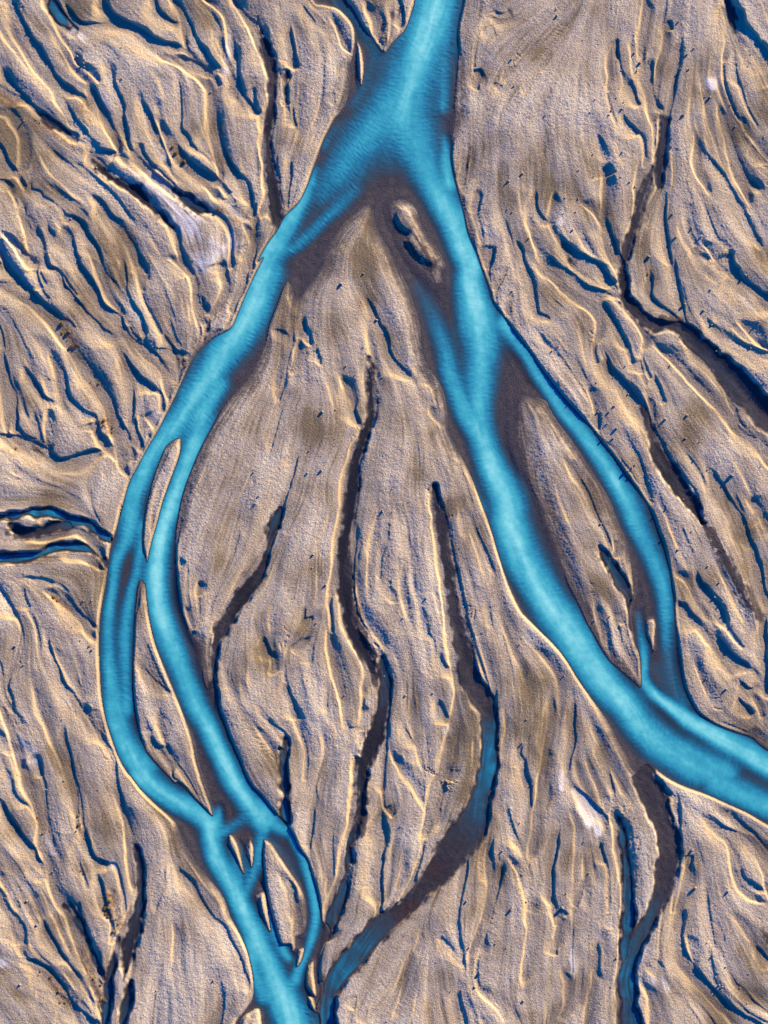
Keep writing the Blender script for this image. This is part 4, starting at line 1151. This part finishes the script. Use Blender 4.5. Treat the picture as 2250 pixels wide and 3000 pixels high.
def sheet(name, X, Y, Z, face_mask, attrs, mat):
    ny, nx = Z.shape
    idx = np.arange(ny * nx, dtype=np.int64).reshape(ny, nx)
    q = np.stack([idx[1:, :-1], idx[1:, 1:], idx[:-1, 1:], idx[:-1, :-1]], -1)
    q = q[face_mask] if face_mask is not None else q.reshape(-1, 4)
    used = np.zeros(ny * nx, bool)
    used[q.ravel()] = True
    re = np.cumsum(used) - 1
    q = re[q].astype(np.int32)
    co = np.stack([np.broadcast_to(X[None, :], Z.shape), np.broadcast_to(Y[:, None], Z.shape), Z], -1).reshape(-1, 3)[used].astype(np.float32)
    me = bpy.data.meshes.new(name)
    me.vertices.add(len(co)); me.vertices.foreach_set('co', co.ravel())
    me.loops.add(q.size); me.loops.foreach_set('vertex_index', q.ravel())
    me.polygons.add(len(q)); me.polygons.foreach_set('loop_start', np.arange(0, q.size, 4, dtype=np.int32))
    me.polygons.foreach_set('loop_total', np.full(len(q), 4, np.int32))
    for an, A in attrs.items():
        at = me.attributes.new(an, 'FLOAT', 'POINT')
        at.data.foreach_set('value', A.reshape(-1)[used].astype(np.float32))
    me.update(calc_edges=True)
    me.polygons.foreach_set('use_smooth', np.ones(len(q), bool))
    me.materials.append(mat)
    o = bpy.data.objects.new(name, me)
    COL.objects.link(o)
    return o

# ---------------------------------------------------------------- materials
def material(name):
    m = bpy.data.materials.new(name)
    m.use_nodes = True
    nt = m.node_tree
    nt.nodes.clear()
    return m, nt, (lambda t: nt.nodes.new(t)), nt.links.new

def mixc(nt, fac, a, b):
    n = nt.nodes.new('ShaderNodeMix'); n.data_type = 'RGBA'
    for sock, v in ((n.inputs[0], fac), (n.inputs[6], a), (n.inputs[7], b)):
        if hasattr(v, 'is_output'):
            nt.links.new(v, sock)
        elif isinstance(v, tuple):
            sock.default_value = v + (1,)
        else:
            sock.default_value = v
    return n.outputs[2]

def math_(nt, op, a, b=0.0, c=None):
    n = nt.nodes.new('ShaderNodeMath'); n.operation = op
    for sock, v in zip(n.inputs, (a, b, c)):
        if v is None:
            continue
        if hasattr(v, 'is_output'):
            nt.links.new(v, sock)
        else:
            sock.default_value = v
    return n.outputs[0]

def attr(nt, name):
    n = nt.nodes.new('ShaderNodeAttribute'); n.attribute_name = name
    return n.outputs['Fac']

def noise_(nt, scale, detail=3.0, rough=0.6):
    n = nt.nodes.new('ShaderNodeTexNoise')
    tc = nt.nodes.new('ShaderNodeTexCoord')
    nt.links.new(tc.outputs['Object'], n.inputs['Vector'])
    n.inputs['Scale'].default_value = scale
    n.inputs['Detail'].default_value = detail
    n.inputs['Roughness'].default_value = rough
    return n.outputs['Fac']

def ramp(nt, fac, stops):
    n = nt.nodes.new('ShaderNodeValToRGB')
    e = n.color_ramp.elements
    while len(e) < len(stops):
        e.new(0.5)
    for k, (p, c) in enumerate(stops):
        e[k].position = p
        e[k].color = c + (1,) if len(c) == 3 else c
    nt.links.new(fac, n.inputs['Fac'])
    return n.outputs['Color']

def sand_material():
    m, nt, N, Lk = material('river_sand')
    grainy = noise_(nt, 3.2, 4, 0.7)
    t = math_(nt, 'ADD', attr(nt, 'tone'), math_(nt, 'MULTIPLY', math_(nt, 'SUBTRACT', grainy, 0.5), 0.7))
    base = ramp(nt, t, [(0.05, (0.20, 0.145, 0.078)), (0.35, (0.35, 0.272, 0.178)), (0.65, (0.45, 0.365, 0.258)), (0.95, (0.53, 0.445, 0.315))])
    spk = ramp(nt, noise_(nt, 7.0, 2, 0.5), [(0.28, (0.30, 0.29, 0.30)), (0.43, (0.92, 0.92, 0.93)), (0.58, (1, 1, 1)), (0.74, (1.35, 1.32, 1.25))])
    mul = N('ShaderNodeMix'); mul.data_type = 'RGBA'; mul.blend_type = 'MULTIPLY'; mul.inputs[0].default_value = 1.0
    Lk(base, mul.inputs[6]); Lk(spk, mul.inputs[7])
    c = mixc(nt, math_(nt, 'MULTIPLY', attr(nt, 'silt'), 0.85), mul.outputs[2], (0.76, 0.68, 0.57))
    c = mixc(nt, math_(nt, 'MULTIPLY', attr(nt, 'loess'), 0.8), c, (0.52, 0.36, 0.16))
    mossn = ramp(nt, noise_(nt, 2.2, 5, 0.7), [(0.43, (0, 0, 0)), (0.54, (1, 1, 1))])
    mossc = ramp(nt, noise_(nt, 1.4, 2, 0.5), [(0.35, (0.07, 0.035, 0.025)), (0.5, (0.22, 0.10, 0.03)), (0.65, (0.36, 0.22, 0.04))])
    c = mixc(nt, math_(nt, 'MULTIPLY', attr(nt, 'moss'), mossn), c, mossc)
    wetc = ramp(nt, noise_(nt, 1.2, 4, 0.6), [(0.25, (0.050, 0.038, 0.033)), (0.75, (0.110, 0.082, 0.066))])
    wetc = mixc(nt, attr(nt, 'mud'), wetc, (0.024, 0.019, 0.017))
    wetc = mixc(nt, math_(nt, 'MULTIPLY', attr(nt, 'moss'), 0.75), wetc, (0.075, 0.028, 0.015))
    c = mixc(nt, attr(nt, 'wet'), c, wetc)
    p = N('ShaderNodeBsdfPrincipled')
    Lk(c, p.inputs['Base Color'])
    p.inputs['Roughness'].default_value = 0.92
    p.inputs['Specular IOR Level'].default_value = 0.15
    bp = N('ShaderNodeBump'); bp.inputs['Strength'].default_value = 1.0; bp.inputs['Distance'].default_value = 0.09
    Lk(noise_(nt, 5.0, 3, 0.7), bp.inputs['Height'])
    Lk(bp.outputs[0], p.inputs['Normal'])
    o = N('ShaderNodeOutputMaterial')
    Lk(p.outputs[0], o.inputs[0])
    return m

def water_material():
    m, nt, N, Lk = material('glacial_water')
    s = attr(nt, 'silt_load')
    k = math_(nt, 'MULTIPLY', s, 1 / 1.2)
    col = ramp(nt, k, [(0.0, (0.10, 0.09, 0.09)), (0.25, (0.03, 0.11, 0.15)), (0.40, (0.018, 0.18, 0.26)), (0.54, (0.028, 0.28, 0.335)),
                       (0.68, (0.06, 0.42, 0.42)), (0.82, (0.17, 0.60, 0.53)), (1.0, (0.36, 0.79, 0.63))])
    milky = N('ShaderNodeBsdfPrincipled')
    Lk(col, milky.inputs['Base Color'])
    milky.inputs['Roughness'].default_value = 0.35
    milky.inputs['Specular IOR Level'].default_value = 0.3
    clear = N('ShaderNodeBsdfTransparent')
    clear.inputs[0].default_value = (0.86, 0.90, 0.95, 1)
    op = ramp(nt, s, [(0.02, (0.0, 0.0, 0.0)), (0.28, (0.50, 0.50, 0.50)), (0.62, (0.97, 0.97, 0.97))])
    mx = N('ShaderNodeMixShader')
    Lk(op, mx.inputs[0]); Lk(clear.outputs[0], mx.inputs[1]); Lk(milky.outputs[0], mx.inputs[2])
    gl = N('ShaderNodeBsdfGlossy'); gl.inputs['Roughness'].default_value = 0.12
    mx2 = N('ShaderNodeMixShader')
    mx2.inputs[0].default_value = 0.025
    Lk(mx.outputs[0], mx2.inputs[1]); Lk(gl.outputs[0], mx2.inputs[2])
    o = N('ShaderNodeOutputMaterial')
    Lk(mx2.outputs[0], o.inputs[0])
    return m

SAND, WATER = sand_material(), water_material()

# ---------------------------------------------------------------- ground, bars, water
ext = np.cumsum(2.0 * 1.28 ** np.arange(1, 26))
XE = np.concatenate([GX[0] - ext[::-1], GX, GX[-1] + ext])
YE = np.concatenate([GY[0] - ext[::-1], GY, GY[-1] + ext])
n_e = len(ext)
def padded(A):
    return np.pad(A, n_e, mode='edge')
FM = np.ones((NY + 2 * n_e - 1, NX + 2 * n_e - 1), bool)
# a bar owns its own cells (and the shelf just under water round it)
def cells(M):
    return M[:-1, :-1] & M[1:, 1:] & M[1:, :-1] & M[:-1, 1:]
owner = np.zeros((NY, NX), np.int16)
for k in range(len(bars)):
    g = blur((BAR == k + 1).astype(np.float32), 1, 1) > 0.02
    owner[g & (WET | (BAR == k + 1))] = k + 1
oc = owner[:-1, :-1]
core_faces = FM[n_e:n_e + NY - 1, n_e:n_e + NX - 1]
core_faces &= oc == 0
GA = dict(wet=wet, tone=tone, silt=silt, moss=moss, loess=loess, mud=mud)
ground = sheet('ground', wx(XE), wy(YE), padded(H), FM, {k: padded(v) for k, v in GA.items()}, SAND)
ground['kind'] = 'structure'
for k, (lab, P) in enumerate(bars):
    js, is_ = np.where(oc == k + 1)
    j0, j1, i0, i1 = js.min(), js.max() + 2, is_.min(), is_.max() + 2
    w = (slice(j0, j1), slice(i0, i1))
    o = sheet('sandbar', XW[i0:i1], YW[j0:j1], H[w], oc[j0:j1 - 1, i0:i1 - 1] == k + 1, {a: v[w] for a, v in GA.items()}, SAND)
    o['label'] = lab
    o['category'] = 'sandbar'

def grow(M, r):
    return blur(M.astype(np.float32), r, 1) > 1e-4

RIVER = grow(WET, 3)
Bs = np.clip(B * (1 + 0.015 * F1 + 0.035 * F2 + 0.03 * F3 + 0.02 * C15 + 0.02 * C40 + 0.02 * GRN2), 0, 1.2)
edge = smooth((DB + 2) / 6)
Bs = np.where(WET, (Bs - 0.12 * Bs * np.clip(1 - Bs, 0, 1)) * edge, 0)
Zr = (0.0 + ((0.0012 + 0.006 * np.exp(-((B - 0.5) / 0.22) ** 2)) * RP + 0.0015 * GRN + 0.0025 * C15) * smooth(DB / 14)).astype(np.float32)
FW = np.zeros_like(FM)
FW[n_e:n_e + NY - 1, n_e:n_e + NX - 1] = cells(RIVER)
FW2 = np.zeros((NY + 2 * n_e, NX + 2 * n_e), bool)
FW2 = padded(RIVER)
FW = FW2[:-1, :-1] & FW2[1:, 1:] & FW2[1:, :-1] & FW2[:-1, 1:]
river = sheet('river', wx(XE), wy(YE), padded(Zr), FW, {'silt_load': padded(Bs)}, WATER)
river['kind'] = 'structure'
taken = FW.copy()
for k, (nm, lab, t) in enumerate(STREAMS):
    M = padded((STREAM_ID == k + 1) & (STREAM_D < 8))
    F = M[:-1, :-1] & M[1:, 1:] & M[1:, :-1] & M[:-1, 1:] & ~taken
    if F.sum() < 20:
        continue
    taken |= F
    sl = np.clip(WSB * (0.85 + 0.1 * F1 + 0.1 * C15) * smooth((-STREAM_D + 2) / 9), 0, 1.2)
    zz = 0.004 + 0.0025 * RP
    o = sheet(nm, wx(XE), wy(YE), padded(zz.astype(np.float32)), F, {'silt_load': padded(sl)}, WATER)
    o['kind'] = 'structure'

# ---------------------------------------------------------------- stones and shrubs
def height_at(x, y):
    i = min(max(int(round((x - GX[0]) / S)), 0), NX - 1)
    j = min(max(int(round((y - GY[0]) / S)), 0), NY - 1)
    return float(H[j, i]), bool(WET[j, i])

def solid(name, c1, c2, scale, rough=0.85):
    m, nt, N, Lk = material(name)
    p = N('ShaderNodeBsdfPrincipled')
    Lk(ramp(nt, noise_(nt, scale, 4, 0.6), [(0.35, c1), (0.65, c2)]), p.inputs['Base Color'])
    p.inputs['Roughness'].default_value = rough
    p.inputs['Specular IOR Level'].default_value = 0.2
    o = N('ShaderNodeOutputMaterial')
    Lk(p.outputs[0], o.inputs[0])
    return m
ROCK = [solid('stone_grey', (0.16, 0.14, 0.13), (0.28, 0.24, 0.21), 4), solid('stone_brown', (0.20, 0.13, 0.08), (0.33, 0.24, 0.15), 4)]
LEAF = [solid('dry_leaf_rust', (0.16, 0.075, 0.02), (0.30, 0.16, 0.04), 6), solid('dry_leaf_ochre', (0.24, 0.15, 0.03), (0.36, 0.25, 0.06), 6)]
TWIG = solid('twig', (0.06, 0.04, 0.03), (0.10, 0.07, 0.05), 8)

def rock_mesh(seed, mat):
    bm = bmesh.new()
    bmesh.ops.create_icosphere(bm, subdivisions=3, radius=0.5)
    sx, sy, sz = random.uniform(0.85, 1.15), random.uniform(0.7, 1.0), random.uniform(0.6, 0.85)
    off = Vector((seed * 7.3, seed * 3.1, 0))
    cuts_ = [(Vector((random.gauss(0, 1), random.gauss(0, 1), random.gauss(0.3, 1))).normalized(), random.uniform(0.32, 0.44)) for _ in range(7)]
    for v in bm.verts:
        c = v.co.copy()
        for nrm, d in cuts_:                     # broken faces
            k = c.dot(nrm) - d
            if k > 0:
                c -= nrm * k * 0.85
        c *= 1 + 0.16 * mnoise.noise(c * 3 + off) + 0.06 * mnoise.noise(c * 9 + off)
        v.co = Vector((c.x * sx, c.y * sy, c.z * sz))
    me = bpy.data.meshes.new('stone')
    bm.to_mesh(me); bm.free()
    me.materials.append(mat)
    return me

def shrub_meshes(seed, mat):
    rr = random.Random(seed)
    bm = bmesh.new()
    for _ in range(260):
        a, e_, r_ = rr.uniform(0, 6.283), rr.uniform(-0.1, 1.45), rr.uniform(0.55, 1.0) ** 0.5
        lump = 1 + 0.35 * mnoise.noise(Vector((math.cos(a) * 2 + seed, math.sin(a) * 2, e_ * 2)))
        c = Vector((math.cos(a) * math.cos(e_) * 0.5, math.sin(a) * math.cos(e_) * 0.5, math.sin(e_) * 0.55 + 0.05)) * r_ * lump
        n = Vector((rr.gauss(0, 1), rr.gauss(0, 1), rr.gauss(0.4, 1))).normalized()
        t = n.orthogonal().normalized(); b = n.cross(t)
        ls = rr.uniform(0.07, 0.13)
        vs = [bm.verts.new(c + t * ls), bm.verts.new(c + b * ls * 0.5 + n * 0.01), bm.verts.new(c - t * ls), bm.verts.new(c - b * ls * 0.5)]
        bm.faces.new(vs)
    me = bpy.data.meshes.new('foliage'); bm.to_mesh(me); bm.free(); me.materials.append(mat)
    bm = bmesh.new()
    for _ in range(9):
        a = rr.uniform(0, 6.283)
        tip = Vector((math.cos(a) * rr.uniform(0.15, 0.42), math.sin(a) * rr.uniform(0.15, 0.42), rr.uniform(0.25, 0.5)))
        s = bmesh.ops.create_cone(bm, segments=5, radius1=0.025, radius2=0.007, depth=tip.length, cap_ends=True)
        q = tip.to_track_quat('Z', 'Y')
        for v in s['verts']:
            v.co = q @ (v.co + Vector((0, 0, tip.length / 2)))
    ms = bpy.data.meshes.new('stems'); bm.to_mesh(ms); bm.free(); ms.materials.append(TWIG)
    return me, ms

PLACES = [   # x, y, words (survey units)
 (130, 150, 'on the ridges in the top left corner'), (420, 120, 'on the sand flats of the upper left'), (90, 340, 'beside the dark pool at the left edge'),
 (260, 480, 'on the broad fan left of the upper left arm'), (600, 330, 'among the narrow gullies of the upper left'), (1680, 60, 'on the smooth sand plain right of the river head'),
 (1500, 230, 'along the fringed scarp on the upper right plain'), (1880, 190, 'near the bright ridge at the top right'), (1990, 200, 'beside the slender shadowed gully at the top right'),
 (2080, 280, 'below the white silt spot at the top right'), (2200, 200, 'by the dark creek in the top right corner'), (1780, 330, 'among the feathered gullies of the upper right'),
 (1600, 480, 'on the pebbly slope right of the upper river'), (1700, 620, 'by the curved gullies right of the right arm'), (1970, 680, 'below the dark slot pool on the right'),
 (2130, 400, 'right of the long pale ridge at the upper right'), (2150, 650, 'at the right edge above the wide dark creek'), (1480, 720, 'on the right bank where the right arm bends'),
 (1750, 1000, 'on the sand between the right arm and the first gully'), (1800, 1180, 'on the bank just right of the right arm'), (1790, 1350, 'on the slope right of the thin east channel'),
 (1960, 1220, 'between the two long gullies on the right'), (2050, 900, 'on the rise above the wide dark creek'), (2180, 950, 'at the right edge beside the wide dark creek'),
 (2100, 1300, 'on the flats near the right edge'), (2020, 1560, 'on the pebbly bank right of the lens bar'), (2080, 1750, 'beside the shadowed gully right of the lens bar'),
 (2100, 1950, 'on the tongue of sand above the lower right arm'), (1700, 1620, 'on the lens shaped bar'), (1560, 1950, 'on the spit below the right arm'), (1500, 2400, 'on the ridges at the lower right'),
 (1600, 2700, 'on the long ridges at the bottom right'), (1780, 2450, 'near the white silt hollow at the lower right'), (1900, 2600, 'beside the fringed blue creek at the bottom right'),
 (2080, 2600, 'on the fan at the lower right edge'), (2130, 2850, 'in the bottom right corner'), (1000, 840, 'at the tip of the central sand fan'), (1050, 1050, 'on the middle of the central sand fan'),
 (900, 1400, 'on the left half of the central sand fan'), (770, 1450, 'on the central fan near the left arm'), (1120, 1480, 'on the central fan between the two long gullies'),
 (920, 1700, 'on the sand left of the long central gully'), (1150, 1650, 'on the sand right of the long central gully'), (1190, 2050, 'on the tapering ridge between the central creeks'),
 (1400, 2800, 'on the sand at the bottom centre'), (1440, 2650, 'beside the lower end of the bright ridge'), (1180, 2450, 'beside the straight shadowed trench'),
 (60, 1900, 'in the curved channel at the left edge'), (220, 1850, 'on the stony patch left of the river'), (100, 2650, 'on the ridges in the lower left corner'),
 (190, 2550, 'on the plain at the lower left'), (500, 2800, 'on the large pale fan at the bottom left'), (700, 1300, 'on the inner bank of the left arm')]

def place(x, y):
    return min(PLACES, key=lambda p: (p[0] - x) ** 2 + (p[1] - y) ** 2)[2]

rocks = [rock_mesh(k, ROCK[k % 2]) for k in range(12)]
tone_name = ['grey', 'brown']
for x, y, d in read(STONES, (14,)):
    z, w_ = height_at(x, y)
    if w_:
        continue
    k = random.randrange(12)
    o = bpy.data.objects.new('stone', rocks[k])
    COL.objects.link(o)
    s = d * K * U * random.uniform(0.6, 0.85)
    o.location = (wx(x), wy(y), z + s * 0.14)
    o.rotation_euler = (random.uniform(-.2, .2), random.uniform(-.2, .2), random.uniform(0, 6.28))
    o.scale = (s, s, s)
    size = 'large' if d >= 24 else 'medium' if d >= 17 else 'small'
    pl = place(x, y)
    o['label'] = '%s %s stone %s' % (size, tone_name[k % 2], pl)
    o['category'] = 'stone'
    o['group'] = 'stones ' + pl

SH_PLACES = [(235, 2440, 'beside the dark creek at the lower left'), (330, 2660, 'in the row along the gully at the bottom left'), (170, 2890, 'on the bank of the curved gully in the bottom left corner'),
 (275, 2900, 'by the grey creek mouth at the bottom left'), (135, 2450, 'on the bright ridge at the lower left'), (245, 2560, 'on the slope left of the grey braided creek'),
 (205, 980, 'on the long ridge left of the upper left arm'), (315, 1240, 'on the mossy end of the long ridge left of the river'), (540, 1060, 'by the narrow gully beside the left arm'),
 (40, 1315, 'at the lip of the dark gully at the left edge'), (530, 450, 'on the scarp above the blue gully at the upper left'), (200, 420, 'on the lip of the dark pool at the upper left'),
 (640, 610, 'beside the pool at the upper left'), (165, 1760, 'on the crest of the ridge left of the river'), (265, 1900, 'at the edge of the left bank'), (750, 1960, 'on the central fan')]
shrubs = [shrub_meshes(k, LEAF[k % 2]) for k in range(8)]
for x, y, d in read(SHRUBS, (22,)):
    x += random.gauss(0, 9); y += random.gauss(0, 8)
    z, w_ = height_at(x, y)
    k = random.randrange(8)
    root = bpy.data.objects.new('shrub', None)
    COL.objects.link(root)
    s = d * K * U * random.uniform(0.4, 1.1)
    root.location = (wx(x), wy(y), z - 0.02)
    root.rotation_euler = (0, 0, random.uniform(0, 6.28))
    root.scale = (s, s, s * random.uniform(0.45, 0.8))
    pl = min(SH_PLACES, key=lambda p: (p[0] - x) ** 2 + (p[1] - y) ** 2)[2]
    root['label'] = '%s low dry shrub %s' % (('rusty', 'ochre')[k % 2], pl)
    root['category'] = 'shrub'
    root['group'] = 'shrubs ' + pl
    for nm, me in zip(('foliage', 'stems'), shrubs[k]):
        c = bpy.data.objects.new(nm, me)
        COL.objects.link(c)
        c.parent = root
print('built')
